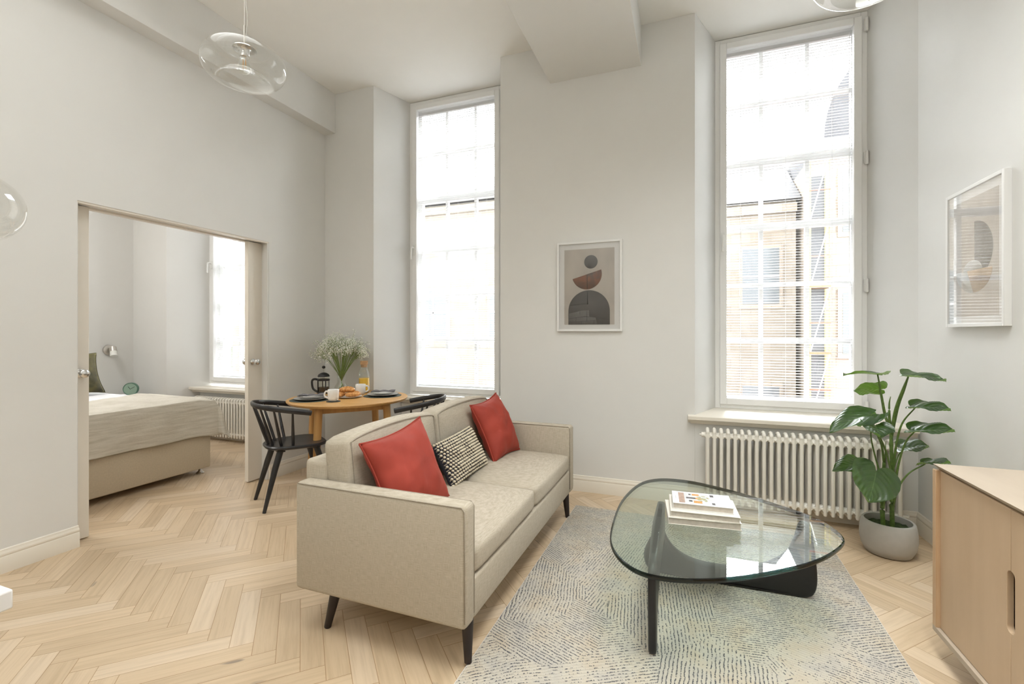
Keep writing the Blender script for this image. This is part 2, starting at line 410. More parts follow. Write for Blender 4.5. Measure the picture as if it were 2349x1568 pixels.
def dup(root, loc=None, rz=None, label=None):
    def cp(o, par):
        c = o.copy(); COL.objects.link(c); c.parent = par
        for ch in [x for x in list(bpy.data.objects) if x.parent == o and x != c]: cp(ch, c)
        return c
    r = cp(root, None)
    if loc is not None: r.location = loc
    if rz is not None: r.rotation_euler = (0, 0, rz)
    if label: r['label'] = label
    return r
def catmull(P, n=8):
    P = [Vector(p) for p in P]; out = []
    Q = [P[0]*2-P[1]]+P+[P[-1]*2-P[-2]]
    for i in range(1, len(Q)-2):
        for k in range(n):
            t_ = k/n; a, b_, c, d = Q[i-1:i+3]
            out.append(.5*((2*b_)+(c-a)*t_+(2*a-5*b_+4*c-d)*t_*t_+(3*b_-a-3*c+d)*t_**3))
    out.append(P[-1]); return out
Rv = Vector((math.cos(YAW), math.sin(YAW), 0)); Fv = Vector((-math.sin(YAW), math.cos(YAW), 0))
def at(px, py, D):
    """surveyed point: bearing/elevation from the photograph at a measured distance"""
    return Vector((0, 0, EYE))+Fv*D+Rv*((px-CX)/F_PX*D)+Vector((0, 0, (Y0-py)/F_PX*D))
def rbox(x0, x1, y0, y1, z0, z1, r=.01, M=None):
    mb = MB(); mb.box(x0, x1, y0, y1, z0, z1, M)
    bmesh.ops.bevel(mb.bm, geom=mb.bm.edges[:]+mb.bm.verts[:], offset=r, segments=3, profile=.5, affect='EDGES')
    for f in mb.bm.faces: f.smooth = True
    return mb

# ------------------------------------------------------------------ room shell
LX, WY, RX, CZ = -3.475, 3.78, 1.43, 3.735
DX = -3.65                      # bedroom side of the partition
BX = -6.52                      # bedroom headboard wall
WB = 4.205                      # plane of the inner casements
OUT = 4.50                      # outer face of the stone wall
# floor
fl = MB(); uvl = fl.bm.loops.layers.uv.new('plank'); tone = fl.bm.faces.layers.float.new('tone')
s2 = math.sqrt(.5); U = Vector((s2, -s2)); V = Vector((s2, s2)); O = Vector((-2.843, 1.694))
def plank(u0, v0, lu, lv):
    c = O+U*((u0+lu/2)*W_)+V*((v0+lv/2)*W_)
    if not (-6.7 < c.x < 1.75 and -3.7 < c.y < 4.3): return
    pts = [(u0, v0), (u0+lu, v0), (u0+lu, v0+lv), (u0, v0+lv)]
    co = [O+U*(a*W_)+V*(b_*W_) for a, b_ in pts]
    f = fl.bm.faces.new([fl.bm.verts.new((p.x, p.y, 0)) for p in co]); f[tone] = random.random()
    uvs = [(0, 0), (L_, 0), (L_, W_), (0, W_)] if lu > lv else [(0, W_), (0, 0), (L_, 0), (L_, W_)]
    for l, q in zip(f.loops, uvs): l[uvl].uv = q
for mrow in range(-16, 16):
    for i in range(-70, 80):
        a = i+5*mrow; b_ = i-5*mrow
        plank(a, b_, 5, 1); plank(a+5, b_+1-5, 1, 5)
o = fl.build('floor', 'oak_herringbone', clean=False, angle=None); o['kind'] = 'structure'
for p_ in o.data.polygons: p_.use_smooth = False
struct('trim_subfloor', MB().box(-6.75, 1.75, -3.8, OUT, -.25, -.003), 'panel_grey')
# ceiling
struct('ceiling', MB().box(-6.8, 1.75, -3.8, OUT, CZ, CZ+.2), 'ceiling_paint')
struct('ceiling_boxing', MB().box(-1.073, -.33, -3.5, WY, 3.413, CZ), 'wall_paint', bevel=.002)
# left partition with the sliding door opening
wl = MB()
D0, D1, DZ = 1.71, 3.095, 2.112
wl.prism([(-3.6, 0), (D0, 0), (D0, DZ), (D1, DZ), (D1, 0), (WY, 0), (WY, CZ), (-3.6, CZ)], 'x', DX, LX)
struct('wall_left', wl, 'wall_paint', bevel=.0015)
struct('trim_header', MB().box(DX+.005, -3.60, D0, D1, DZ-.012, DZ).box(-3.52, LX-.004, D0, D1, DZ-.012, DZ), 'door_paint')
struct('trim_jamb', MB().box(-3.53, LX-.004, D1-.012, D1, 0, DZ-.012).box(DX+.005, -3.605, D1-.012, D1, 0, DZ-.012).box(-3.53, LX-.004, D0, D0+.004, 0, DZ-.012), 'wall_paint')
struct('ceiling_beam', MB().box(LX, -3.341, -3.6, WY, 3.335, CZ), 'wall_paint', bevel=.002)
# window wall, splayed recesses
def wpoly(xl, xr, sl, sr):
    """pier between recesses; sl / sr splay of its left / right edge"""
    return [(xl, WY), (xr, WY), (xr+sr, WB), (xr+sr, OUT), (xl+sl, OUT), (xl+sl, WB)]
ww = MB()
ww.prism(wpoly(DX-.02, -2.874, 0, .144), 'z', 0, CZ)
ww.prism(wpoly(-1.528, .066, -.144, .163), 'z', 0, CZ)
ww.prism([(RX+.001, WY), (1.70, WY), (1.70, OUT), (1.283, OUT), (1.283, WB)], 'z', 0, CZ)
ww.prism([(.066, WY), (RX+.001, WY), (1.283, WB), (1.283, OUT), (.229, OUT), (.229, WB)], 'z', 0, .655)
ww.box(-2.76, -1.66, 4.09, OUT, 0, .62)
struct('wall_window', ww, 'wall_paint', bevel=.002)
wb = MB()
wb.prism(wpoly(BX-.2, -5.90, 0, .160), 'z', 0, CZ)
wb.prism(wpoly(-4.53, DX-.02, -.160, 0), 'z', 0, CZ)
wb.box(-5.75, -4.68, 4.09, OUT, 0, .58)
struct('wall_bedroom_window', wb, 'bedroom_paint', bevel=.002)
struct('wall_right', MB().box(RX, RX+.25, -3.6, WY+.001, 0, CZ), 'wall_paint')
struct('wall_back', MB().box(-6.75, 1.7, -3.8, -3.6, 0, CZ), 'wall_paint')
struct('wall_bedroom_left', MB().box(BX-.2, BX, -3.6, WY, 0, CZ), 'bedroom_paint')
struct('wall_bedroom_back', MB().box(BX, DX, -.2, 0, 0, CZ), 'bedroom_paint')
# baseboards: moulded section
BS = [(0, 0), (.018, 0), (.018, .085), (.014, .092), (.017, .100), (.014, .110), (.009, .117), (.008, .126), (0, .130)]
def skirt(name, segs):
    mb = MB()
    for axis, fix, sgn, a, b_ in segs:
        pts = [(fix+sgn*d, z) for d, z in BS]
        mb.prism(pts, axis, a, b_)
    return struct(name, mb, 'trim_paint')
skirt('baseboard_left', [('y', LX, 1, -3.6, D0+.003)]); 
skirt('baseboard_left_far', [('y', LX, 1, D1-.003, WY)])
def skx(name, fixy, a, b_, mat='trim_paint'):
    mb = MB(); pts = [(fixy-d, z) for d, z in BS]; mb.prism(pts, 'x', a, b_); return struct(name, mb, mat)
skx('baseboard_window', WY, -1.528, RX)
skx('baseboard_window_far', WY, LX, -2.874)
skirt('baseboard_right', [('y', RX, -1, -3.6, WY)])
skx('baseboard_bedroom', 4.09, -5.75, -4.68)

# ------------------------------------------------------------------ windows
def make_window(n, xl, xr, zs, hinge_side, sill_y, sill_x0, sill_x1, sill_top, mats='window_paint'):
    root = MB()
    y = WB
    # fixed frame (structure root)
    fw = .042; zt = CZ-.004
    root.box(xl, xl+fw, y, y+.05, zs, zt).box(xr-fw, xr, y, y+.05, zs, zt).box(xl+fw, xr-fw, y, y+.05, zt-fw, zt).box(xl+fw, xr-fw, y, y+.05, zs, zs+fw*.9)
    w_ = struct('window_%d' % n, root, mats, bevel=.003)
    a0, a1, b0, b1 = xl+fw-.006, xr-fw+.006, zs+fw*.9-.006, zt-fw+.006; s_ = .052
    cs = MB(); yy = y-.014
    cs.box(a0, a0+s_, yy, yy+.045, b0, b1).box(a1-s_, a1, yy, yy+.045, b0, b1).box(a0+s_, a1-s_, yy, yy+.045, b1-s_, b1).box(a0+s_, a1-s_, yy, yy+.045, b0, b0+s_)
    cs.build('casement', mats, w_, bevel=.005, seg=3)
    MB().box(a0+s_-.004, a1-s_+.004, yy+.022, yy+.026, b0+s_-.004, b1-s_+.004).build('glass_pane', 'window_glass', w_)
    # outer sash with glazing bars
    Y1 = 4.345; ix0, ix1, iz0, iz1 = xl+.03, xr-.03, zs+.03, zt-.01
    sf = MB(); sf.box(ix0-.04, ix0+.035, Y1, Y1+.05, iz0-.03, iz1+.01).box(ix1-.035, ix1+.04, Y1, Y1+.05, iz0-.03, iz1+.01).box(ix0+.035, ix1-.035, Y1, Y1+.05, iz1-.06, iz1+.01).box(ix0+.035, ix1-.035, Y1, Y1+.05, iz0-.03, iz0+.06)
    sf.build('outer_sash', mats, w_, bevel=.003)
    gb = MB(); third = (ix1-ix0)/3
    for k in (1, 2): gb.box(ix0+third*k-.016, ix0+third*k+.016, Y1+.006, Y1+.044, iz0+.06, iz1-.06)
    for zc, h in ((3.224, .016), (2.735, .035), (2.19, .03), (1.705, .018), (1.235, .02)): gb.box(ix0+.035, ix1-.035, Y1+.004, Y1+.046, zc-h, zc+h)
    gb.build('glazing_bars', mats, w_, bevel=.004)
    MB().box(ix0+.03, ix1-.03, Y1+.022, Y1+.026, iz0+.05, iz1-.05).build('outer_pane', 'window_glass', w_)
    # handle
    hx = xl+fw+.018 if hinge_side > 0 else xr-fw-.018
    hz = 2.16 if n != 2 else 2.06
    hm = MB(); hm.box(hx-.014, hx+.014, yy-.008, yy, hz-.04, hz+.07)
    hm.tube(catmull([(hx, yy-.005, hz+.035), (hx, yy-.045, hz+.035), (hx-.003, yy-.052, hz), (hx-.006, yy-.05, hz-.09)], 5), .0095, 10)
    hm.build('handle', 'white_plastic', w_, bevel=.002)
    hx = xr-.008 if hinge_side > 0 else xl+.008
    for z in (3.62, 2.62, 1.66, .74):
        hh = MB(); hh.cyl((hx, yy-.006, z-.05), (hx, yy-.006, z+.05), .010, seg=12).box(hx-.016, hx+.006, yy-.002, yy+.004, z-.045, z+.045)
        hh.build('hinge', 'white_plastic', w_)
    # sill
    st = sill_top; sl = MB()
    pr = [(sill_y, st-.028), (sill_y, st-.004), (sill_y+.006, st), (WB+.01, st), (WB+.01, st-.055), (sill_y+.05, st-.055), (sill_y+.045, st-.045), (sill_y+.022, st-.036)]
    sl.prism(pr, 'x', sill_x0, sill_x1)
    sl.prism([(sill_y+.024, st-.036), (sill_y+.034, st-.052), (sill_y+.040, st-.062), (sill_y+.052, st-.062), (sill_y+.052, st-.036)], 'x', sill_x0+.018, sill_x1)
    sl.build('sill', 'trim_paint', w_, bevel=.0015)
    return w_
make_window(1, -2.735, -1.672, .66, 1, 4.02, -2.80, -1.60, .655)
make_window(2, .229, 1.283, .682, 1, 3.715, .016, 1.415, .682)
make_window(3, -5.745, -4.685, .66, 1, 3.99, -5.82, -4.61, .63)
def blind(x0, x1, label, seed):
    b_ = thing('venetian_blind', label, 'blind', ((x0+x1)/2, 4.283, 3.645)); hw = (x1-x0)/2
    rnd = random.Random(seed)
    MB().box(-hw, hw, -.013, .013, -.030, 0).build('head_rail', 'blind_white', b_, bevel=.002)
    s_ = MB(); z = -.05; k = 0; tilt = math.radians(8)
    while z > -2.885:
        tl_ = tilt+rnd.uniform(-.03, .03); sag = 0
        if k in (3, 4): sag = .004
        pts = []
        for j in range(4):
            q = (j/3-.5)*.0245; pts.append((q*math.cos(tl_), q*math.sin(tl_)+.0016*(1-(2*j/3-1)**2)))
        vs = [[s_.bm.verts.new((xx, p[0], z+p[1]+(sag if xx > 0 else -sag))) for p in pts] for xx in (-hw, hw)]
        for j in range(3): s_._f([vs[0][j], vs[1][j], vs[1][j+1], vs[0][j+1]])
        z -= .0222; k += 1
    s_.build('slats', 'blind_white', b_)
    MB().box(-hw, hw, -.012, .012, z-.012, z+.006).build('bottom_rail', 'blind_white', b_, bevel=.002)
    c = MB()
    for xx in (-hw*.68, 0 if hw > .46 else .0, hw*.66):
        for yy in (-.0125, .0125): c.cyl((xx, yy, -.03), (xx, yy, z), .0008, seg=5)
    c.build('ladder_cords', 'blind_white', b_)
    MB().cyl((hw-.055, -.018, -.02), (hw-.055, -.018, -1.9), .0022, seg=6).build('tilt_wand', 'white_plastic', b_)
    return b_
blind(.275, 1.24, 'white venetian blind with open slats behind the right-hand tall window frame', 1)
blind(-2.69, -1.715, 'white venetian blind in the narrow tall window behind the dining table', 2)
blind(-5.70, -4.73, 'white venetian blind in the window of the bedroom', 3)

# sliding doors
for n, (y0, y1, ky) in enumerate(((1.15, 1.812, 1.762), (2.957, 3.60, 3.005)), 1):
    d = struct('door_%d' % n, MB().box(-3.600, -3.560, y0, y1, .008, DZ-.01), 'door_paint', bevel=.002)
    for sg, xx in ((1, -3.560), (-1, -3.600)):
        k = MB(); M = Matrix.Translation((xx, ky, 1.05)) @ Matrix.Rotation(sg*PI/2, 4, 'Y')
        k.lathe([(0, 0), (.027, 0), (.027, .004), (.018, .010), (.010, .013), (.009, .028), (.013, .033), (.023, .040), (.0275, .050), (.026, .060), (.018, .067), (0, .070)], M=M, seg=24)
        k.build('knob', 'chrome', d)

# ------------------------------------------------------------------ radiators
def radiator(label, x0, ncol, y, z0, z1, pitch=.0455, group='column radiators under the windows'):
    t_ = thing('column_radiator', label, 'radiator', (x0, y, 0))
    sec = None
    for k in range(ncol):
        if sec is None:
            s_ = MB(); r = .0125
            for yy in (-.036, 0, .036):
                s_.tube([(0, yy, z0+.018), (0, yy, z0+.004), (0, yy, z0)][::-1]+[(0, yy, z1-.022), (0, yy, z1-.006), (0, yy, z1)], [r*.35, r*.85, r, r, r*.85, r*.35], 12)
            for zz in (z0+.045, z1-.045):
                s_.tube([(0, -.044, zz), (0, .044, zz)], .0175, 12)
                s_.tube([(-pitch/2, 0, zz), (-pitch*.3, 0, zz), (0, 0, zz), (pitch*.3, 0, zz), (pitch/2, 0, zz)], [.020, .022, .025, .022, .020], 14)
                s_.tube([(-pitch/2, -.030, zz), (0, -.030, zz), (pitch/2, -.030, zz)], [.009, .014, .009], 8)
            # rounded crown joining the tubes
            s_.tube(catmull([(0, -.036, z1-.03), (0, -.036, z1-.012), (0, -.014, z1-.004), (0, 0, z1), (0, .014, z1-.004), (0, .036, z1-.012), (0, .036, z1-.03)], 3), r, 10)
            sec = s_.build('radiator_section', 'radiator_enamel', t_); sec.location.x = 0
        else:
            c = sec.copy(); COL.objects.link(c); c.parent = t_; c.location.x = k*pitch
    v = MB(); e = -pitch*.5
    v.cyl((e-.018, 0, z1-.045), (e, 0, z1-.045), .019, seg=10).cyl((e-.03, 0, z1-.045), (e-.018, 0, z1-.045), .007, seg=8)
    v.build('bleed_plug', 'radiator_enamel', t_)
    v = MB(); e = (ncol-1)*pitch+pitch*.5
    v.cyl((e, 0, z0+.045), (e+.03, 0, z0+.045), .013, seg=12).cyl((e+.03, 0, .0), (e+.03, 0, z0+.06), .009, seg=10)
    v.build('valve_pipe', 'radiator_enamel', t_)
    for q in (2, ncol-3): MB().box(q*pitch-.01, q*pitch+.01, .03, .075, z1-.07, z1-.03).build('wall_bracket', 'radiator_enamel', t_)
    return t_
radiator('long white column radiator on the wall under the right-hand window, behind the plant', .150, 26, 3.685, .07, .60)
radiator('white column radiator under the bedroom window, beyond the foot of the bed', -5.66, 20, 3.99, .06, .52)

# ------------------------------------------------------------------ pictures on the walls
def picture(root, w_, h_, dep, art, sheet_in=(.115, .115, .085, .075)):
    fr = .018
    f = MB(); f.box(-w_/2, -w_/2+fr, -dep, 0, 0, h_).box(w_/2-fr, w_/2, -dep, 0, 0, h_).box(-w_/2+fr, w_/2-fr, -dep, 0, 0, fr).box(-w_/2+fr, w_/2-fr, -dep, 0, h_-fr, h_)
    f.build('frame', 'frame_white', root, bevel=.0015)
    yb = -dep+.012
    MB().box(-w_/2+fr, w_/2-fr, yb, -.002, fr, h_-fr).build('mount', 'mount_white', root)
    l, r, t_, bo = sheet_in
    X0, X1, Z0, Z1 = -w_/2+l*w_, w_/2-r*w_, bo*h_, h_-t_*h_
    MB().box(X0, X1, yb-.0006, yb, Z0, Z1).build('print', 'print_ground', root)
    def P(u, v): return (-w_/2+u*w_, h_-v*h_)
    k = [0]
    def shape(pts, mat, name='print_shape'):
        k[0] += 1; MB().prism(pts, 'y', yb-.0012-.0003*k[0], yb-.0005).build(name, mat, root, angle=None)
    art(P, shape, w_, h_)
    MB().box(-w_/2+fr*.8, w_/2-fr*.8, yb-.008, yb-.006, fr*.8, h_-fr*.8).build('glazing', 'picture_glass', root)
def arc(cx, cz, r, a0, a1, n=28, rz=None):
    return [(cx+r*math.cos(a0+(a1-a0)*i/n), cz+(rz or r)*math.sin(a0+(a1-a0)*i/n)) for i in range(n+1)]
def art1(P, shape, w_, h_):
    c = P(.53, .231); shape(arc(c[0], c[1], .103*w_, 0, 2*PI, 36)[:-1], 'print_charcoal')
    c = P(.466, .368); a = math.radians(16.5); shape(arc(c[0], c[1], .230*w_, a+PI, a+2*PI), 'print_rust')
    c = P(.498, .775); r = .318*w_; base = P(0, .925)[1]
    shape([(c[0]-r, base), (c[0]+r, base)]+arc(c[0], c[1], r, 0, PI), 'print_stone')
    # masonry blocks in the lower left of the arch
    x0, x1 = P(.18, 0)[0], P(.50, 0)[0]
    shape([(x0+.002, base), (P(.63, 0)[0], base), (P(.60, 0)[0], P(0, .845)[1]), (P(.505, 0)[0], P(0, .835)[1]), (x1, P(0, .765)[1]), (P(.40, 0)[0], P(0, .768)[1]), (x0+.003, P(0, .80)[1])], 'print_block')
    L2 = lambda a, b_, c_, d: shape([P(a, b_+.0018), P(c_, d+.0018), P(c_, d-.0018), P(a, b_-.0018)], 'print_line')
    L2(.185, .86, .42, .835); L2(.19, .90, .60, .88); L2(.42, .835, .60, .845)
    L2(.20, .71, .49, .69); L2(.63, .85, .81, .872)
    for u, v0, v1 in ((.36, .77, .81), (.30, .845, .89), (.47, .77, .885), (.39, .89, .925), (.58, .88, .925)):
        shape([P(u-.002, v1), P(u+.002, v1), P(u+.002, v0), P(u-.002, v0)], 'print_line')
    shape([P(.476, .555), P(.482, .555), P(.488, .70), P(.474, .70)][::-1], 'print_line')
    shape([P(.472, .535), P(.477, .535), P(.477, .37), P(.472, .37)], 'print_line')
t_ = thing('framed_picture', 'white framed print of circle, rust bowl and dark arch between the two windows', 'picture', (-.741, WY, 1.317))
picture(t_, .535, .738, .026, art1)
def art2(P, shape, w_, h_):
    c = P(.50, .52)
    shape(arc(c[0], P(0, .46)[1], .30*w_, -PI/2, PI/2, 28, rz=.20*h_), 'print_charcoal')
    shape(arc(c[0]-.02*w_, P(0, .60)[1], .31*w_, PI, 2*PI, 28, rz=.16*h_), 'print_tan')
    shape(arc(c[0]-.02*w_, P(0, .60)[1], .31*w_, PI, 1.5*PI, 14, rz=.16*h_)+[(c[0]-.02*w_-.11*w_, P(0, .60)[1])], 'print_pale')
    shape(arc(c[0]-.03*w_, P(0, .60)[1], .16*w_, 0, PI, 20, rz=.07*h_), 'print_pale')
t_ = thing('framed_picture', 'white framed print behind reflecting glass on the right-hand wall above the sideboard', 'picture', (RX, 3.107, 1.335), PI/2)
t_.rotation_euler = (0, 0, -PI/2)
picture(t_, .520, .742, .030, art2)

# ------------------------------------------------------------------ sofa
SOX, SOY, SOR = -.775, 1.567, math.radians(-.6)
sofa = thing('sofa', 'two-seat beige linen sofa with slim arms and dark tapered legs', 'sofa', (SOX, SOY, 0), SOR)
SL, SD = 1.715, .845      # length (y), depth (-x)
AT, ZB, ZA = .088, .172, .645
SM = 'sofa_linen'
def cushion_mesh(x0, x1, y0, y1, z0, z1, bx=0, bz=.02, by=0, seed=0, n=14, edge=.35, wr=.003):
    """box subdivided and bulged into a soft cushion"""
    mb = MB(); cx_, cy_, cz_ = (x0+x1)/2, (y0+y1)/2, (z0+z1)/2; hx, hy, hz = (x1-x0)/2, (y1-y0)/2, (z1-z0)/2
    cb_ = bmesh.ops.create_cube(mb.bm, size=2)
    bmesh.ops.subdivide_edges(mb.bm, edges=mb.bm.edges[:], cuts=n, use_grid_fill=True)
    rr = min(hx, hy, hz)*edge
    for v in mb.bm.verts:
        a, b_, c = v.co
        p = Vector((a*hx, b_*hy, c*hz))
        # round the box corners
        q = Vector([max(-h+rr, min(h-rr, k)) for k, h in zip(p, (hx, hy, hz))])
        d = p-q
        if d.length > 1e-6: p = q+d.normalized()*rr
        fx = (1-b_*b_)*(1-c*c); fy = (1-a*a)*(1-c*c); fz = (1-a*a)**.7*(1-b_*b_)**.7
        p.x += bx*fx*(1 if a > 0 else -1)*abs(a); p.y += by*fy*(1 if b_ > 0 else -1)*abs(b_); p.z += bz*fz*(1 if c > 0 else -.2)*abs(c)
        nn = noise.noise(Vector((p.x*7+seed, p.y*7, p.z*7)))*wr+noise.noise(Vector((p.x*20+seed, p.y*20, p.z*20)))*wr*.4
        v.co = Vector((cx_, cy_, cz_))+p*(1+nn/max(p.length, .1))
    for f in mb.bm.faces: f.smooth = True
    return mb
def obj_rbox(name, *a, r=.018, mat=SM, par=None): return rbox(*a, r=r).build(name, mat, par, angle=60)
obj_rbox('arm', -SD, 0, 0, AT, ZB, ZA, r=.022, par=sofa)
obj_rbox('arm', -SD, 0, SL-AT, SL, ZB, ZA, r=.022, par=sofa)
obj_rbox('base', -SD+.02, -.006, AT+.001, SL-AT-.001, ZB+.002, .335, r=.012, par=sofa)
bk = obj_rbox('back_frame', -SD-.035, -SD+.105, AT+.001, SL-AT-.001, ZB+.01, .722, r=.025, par=sofa)
MB().box(-SD-.041, -SD-.037, AT+.045, AT+.075, .60, .70).build('brand_tag', 'tag_blue', bk)
ym = SL/2
for k, (a, b_) in enumerate(((AT+.006, ym-.002), (ym+.002, SL-AT-.006))):
    c = cushion_mesh(-.70, -.004, a, b_, .338, .450, bx=.006, bz=.026, by=.0, seed=k*5+1, edge=.5)
    sc_ = c.build('seat_cushion', SM, sofa, angle=None)
    c = cushion_mesh(-.072, .072, a, b_, -.20, .205, bx=.030, bz=.030, by=.004, seed=k*9+3, edge=.36, wr=.005)
    bcush = c.build('back_cushion', SM, sofa, angle=None)
    bcush.location = (-.684, 0, .618); bcush.rotation_euler = (0, math.radians(-6), 0)
    pip = MB(); y0, y1 = a+.024, b_-.024
    for xx in (-.068, .0685):
        loop = []
        for i in range(29):
            t2 = i/28; loop.append((xx*(1.0), y0+(y1-y0)*t2, .187+.030*(1-(2*t2-1)**2)**.7))
        loop = [(xx, y0, -.16)]+loop+[(xx, y1, -.16)]
        pip.tube(loop, .0034, 6)
    pp = pip.build('seam_piping', 'seam_linen', bcush)
for yy, yo in ((.003, -1), (AT-.003, 1), (SL-AT+.003, -1), (SL-.003, 1)):
    sp = MB(); q = .018
    sp.tube([(-.006, yy, ZB+.03), (-.006, yy, ZA-q-.004), (-q, yy, ZA-.006), (-SD+q, yy, ZA-.006)], .0024, 6)
    sp.build('seam_piping', 'seam_linen', sofa, angle=None)
for (lx, ly, sx, sy) in ((-.035, .085, .012, -.018), (-.035, SL-.10, .010, .02), (-SD+.17, .075, -.035, -.02), (-SD+.17, SL-.10, -.035, .02)):
    MB().cyl((lx, ly, ZB+.004), (lx+sx, ly+sy, 0 if ly > .5 or lx < -.2 else .012), .025, .0145, 20).build('leg', 'dark_walnut', sofa, bevel=.003)

# ------------------------------------------------------------------ cushions on the sofa
def pillow(name, label, TL, TR, BL, BR, T, mat, nrm_hint=(1, -.4, .4), pinch=.11, seed=0, group=None, n=26, piping=True, dents=()):
    TL, TR, BL, BR = map(Vector, (TL, TR, BL, BR)); c = (TL+TR+BL+BR)/4
    ux = ((TR-TL)+(BR-BL)).normalized(); uz = ((TL-BL)+(TR-BR)).normalized(); nr = ux.cross(uz).normalized()
    if nr.dot(Vector(nrm_hint)) < 0: nr = -nr
    t_ = thing(name, label, 'cushion', c, 0, group)
    def pos(u, v, side):
        uu = u*(1-pinch*(1-v*v)); vv = v*(1-pinch*(1-u*u))
        s_, r_ = (uu+1)/2, (vv+1)/2
        base = BL*(1-s_)*(1-r_)+BR*s_*(1-r_)+TL*(1-s_)*r_+TR*s_*r_-c
        th = T*(max(0, 1-u**4)*max(0, 1-v**4))**.5*(.62+.38*(1-u*u)*(1-v*v))
        wr = noise.noise(Vector((u*2.6+seed, v*2.6, seed)))*.016+noise.noise(Vector((u*6+seed, v*6, 2)))*.005
        for su, sv in ((-1, 1), (1, 1), (1, -1), (-1, -1)):   # gathers running out of the corners
            dc = math.hypot(u-su, v-sv); wr += .0065*math.sin(math.atan2(v-sv, u-su)*13+seed+su)*math.exp(-(dc/.55)**2)*min(1, dc*4)
        for (du, dv, rr, dp) in dents: th -= dp*math.exp(-((u-du)**2+(v-dv)**2)/rr**2)
        wr *= (1-u*u)**.5*(1-v*v)**.5 if abs(u) < 1 and abs(v) < 1 else 0
        return base+nr*side*(th+wr)
    mb = MB()
    for side in (1, -1): mb.grid(lambda a, b_: pos(2*a-1, 2*b_-1, side), n, n)
    bmesh.ops.remove_doubles(mb.bm, verts=mb.bm.verts[:], dist=.0004)
    mb.build('cover', mat, t_, angle=None)
    if piping:
        lp = [pos(-1+2*i/24, 1, 0) for i in range(25)]+[pos(1, 1-2*i/24, 0) for i in range(1, 25)]+[pos(1-2*i/24, -1, 0) for i in range(1, 25)]+[pos(-1, -1+2*i/24, 0) for i in range(1, 25)]
        MB().tube(lp, .0045, 7).build('piping', mat, t_)
    return t_, pos
pillow('cushion', 'square rust-red velvet cushion at the near end of the sofa', (-1.362, 1.690, .806), (-1.312, 2.110, .862), (-1.175, 1.672, .450), (-1.120, 2.090, .462), .095, 'red_velvet', seed=1.3, group='velvet cushions on the sofa')
pillow('cushion', 'square rust-red velvet cushion at the far end of the sofa, past the patterned one', (-1.340, 2.775, .822), (-1.315, 3.160, .862), (-1.150, 2.745, .458), (-1.120, 3.140, .465), .095, 'red_velvet', seed=8.1, group='velvet cushions on the sofa')
cp, cpos = pillow('cushion', 'small oblong navy and cream bobble-woven cushion between the two red ones', (-1.330, 2.255, .675), (-1.325, 2.725, .700), (-1.185, 2.225, .458), (-1.180, 2.700, .470), .062, 'navy_weave', pinch=.05, seed=4, piping=False)
bb = MB(); NR, NC = 15, 21
for i in range(NR):
    for j in range(NC):
        v = -1+2*(i+.5)/NR; u = -1+2*(j+.5+(.5 if i % 2 else 0))/(NC+.5)
        if abs(u) > .985: continue
        p = cpos(u, v, 1); p2 = cpos(min(.999, u+.01), v, 1); d = (p2-p).normalized()
        bb.ball(p+(cpos(u, v, 1)-cpos(u, v, -1)).normalized()*.002, .0088, 2, scale=(1, 1.0, .8), M=Matrix.Identity(4))
for i in range(NR):
    v = -1+2*(i+.5)/NR
    bb.tube([cpos(-.985+1.97*k/30, v, 1)-Vector((0, 0, .004)) for k in range(31)], .0022, 5)
bb.build('cream_bobbles', 'cream_wool', cp, angle=None)

# ------------------------------------------------------------------ rug
rg = rbox(-.80, .80, -1.15, 1.15, .001, .012, r=.004); bmesh.ops.translate(rg.bm, verts=rg.bm.verts[:], vec=(0, 0, 0))
rug = rg.build('rug', 'rug_pile', angle=None); rug.location = (.012, 2.262, 0); rug.rotation_euler = (0, 0, math.radians(-.8))
bi = MB().tube([(-.799, -1.149, .006), (.799, -1.149, .006), (.799, 1.149, .006), (-.799, 1.149, .006), (-.799, -1.149, .006)], .0042, 6).build('edge_binding', 'bed_linen_white', rug)
tag(rug, 'large cream rug with broken navy dashes under the glass table', 'rug')

# ------------------------------------------------------------------ glass coffee table
GO = [(1397.8, 1236), (1403, 1201), (1419, 1154), (1442.7, 1124.6), (1472, 1102.5), (1510, 1095.8), (1545, 1096.7), (1592, 1102.5), (1651, 1115.8), (1721.5, 1134.8), (1780, 1153.9), (1838.8, 1173), (1882.8, 1190.6), (1918, 1212.6), (1935.7, 1230.2), (1938, 1242), (1924, 1256.6), (1897.5, 1274), (1853.5, 1291.8), (1797.7, 1305), (1736, 1316.8), (1670, 1325.5), (1595, 1328.5), (1527.8, 1324), (1480.8, 1315), (1442.7, 1297.7), (1410.4, 1268)]
GZ = .40
def gp(px, py):
    D = (GZ-EYE)*F_PX/(Y0-py); p = at(px, py, D); return Vector((p.x, p.y, 0))
gpts = [gp(*q) for q in GO]
cen = Vector((.12, 2.35, 0)); ct = thing('coffee_table', 'coffee table with rounded triangular glass top on interlocking black wooden base', 'table', cen)
ring = []
N = len(gpts)
for i in range(N):
    a, b_, c, d = gpts[i-1], gpts[i], gpts[(i+1) % N], gpts[(i+2) % N]
    for k in range(4):
        t2 = k/4; ring.append(.5*((2*b_)+(c-a)*t2+(2*a-5*b_+4*c-d)*t2*t2+(3*b_-a-3*c+d)*t2**3)-cen)
for _ in range(4): ring = [(ring[i-1]+ring[i]*2+ring[(i+1) % len(ring)])/4 for i in range(len(ring))]
gl = MB(); n = len(ring)
prof = [(1.0, .381), (1.0, .3995)]  # faces
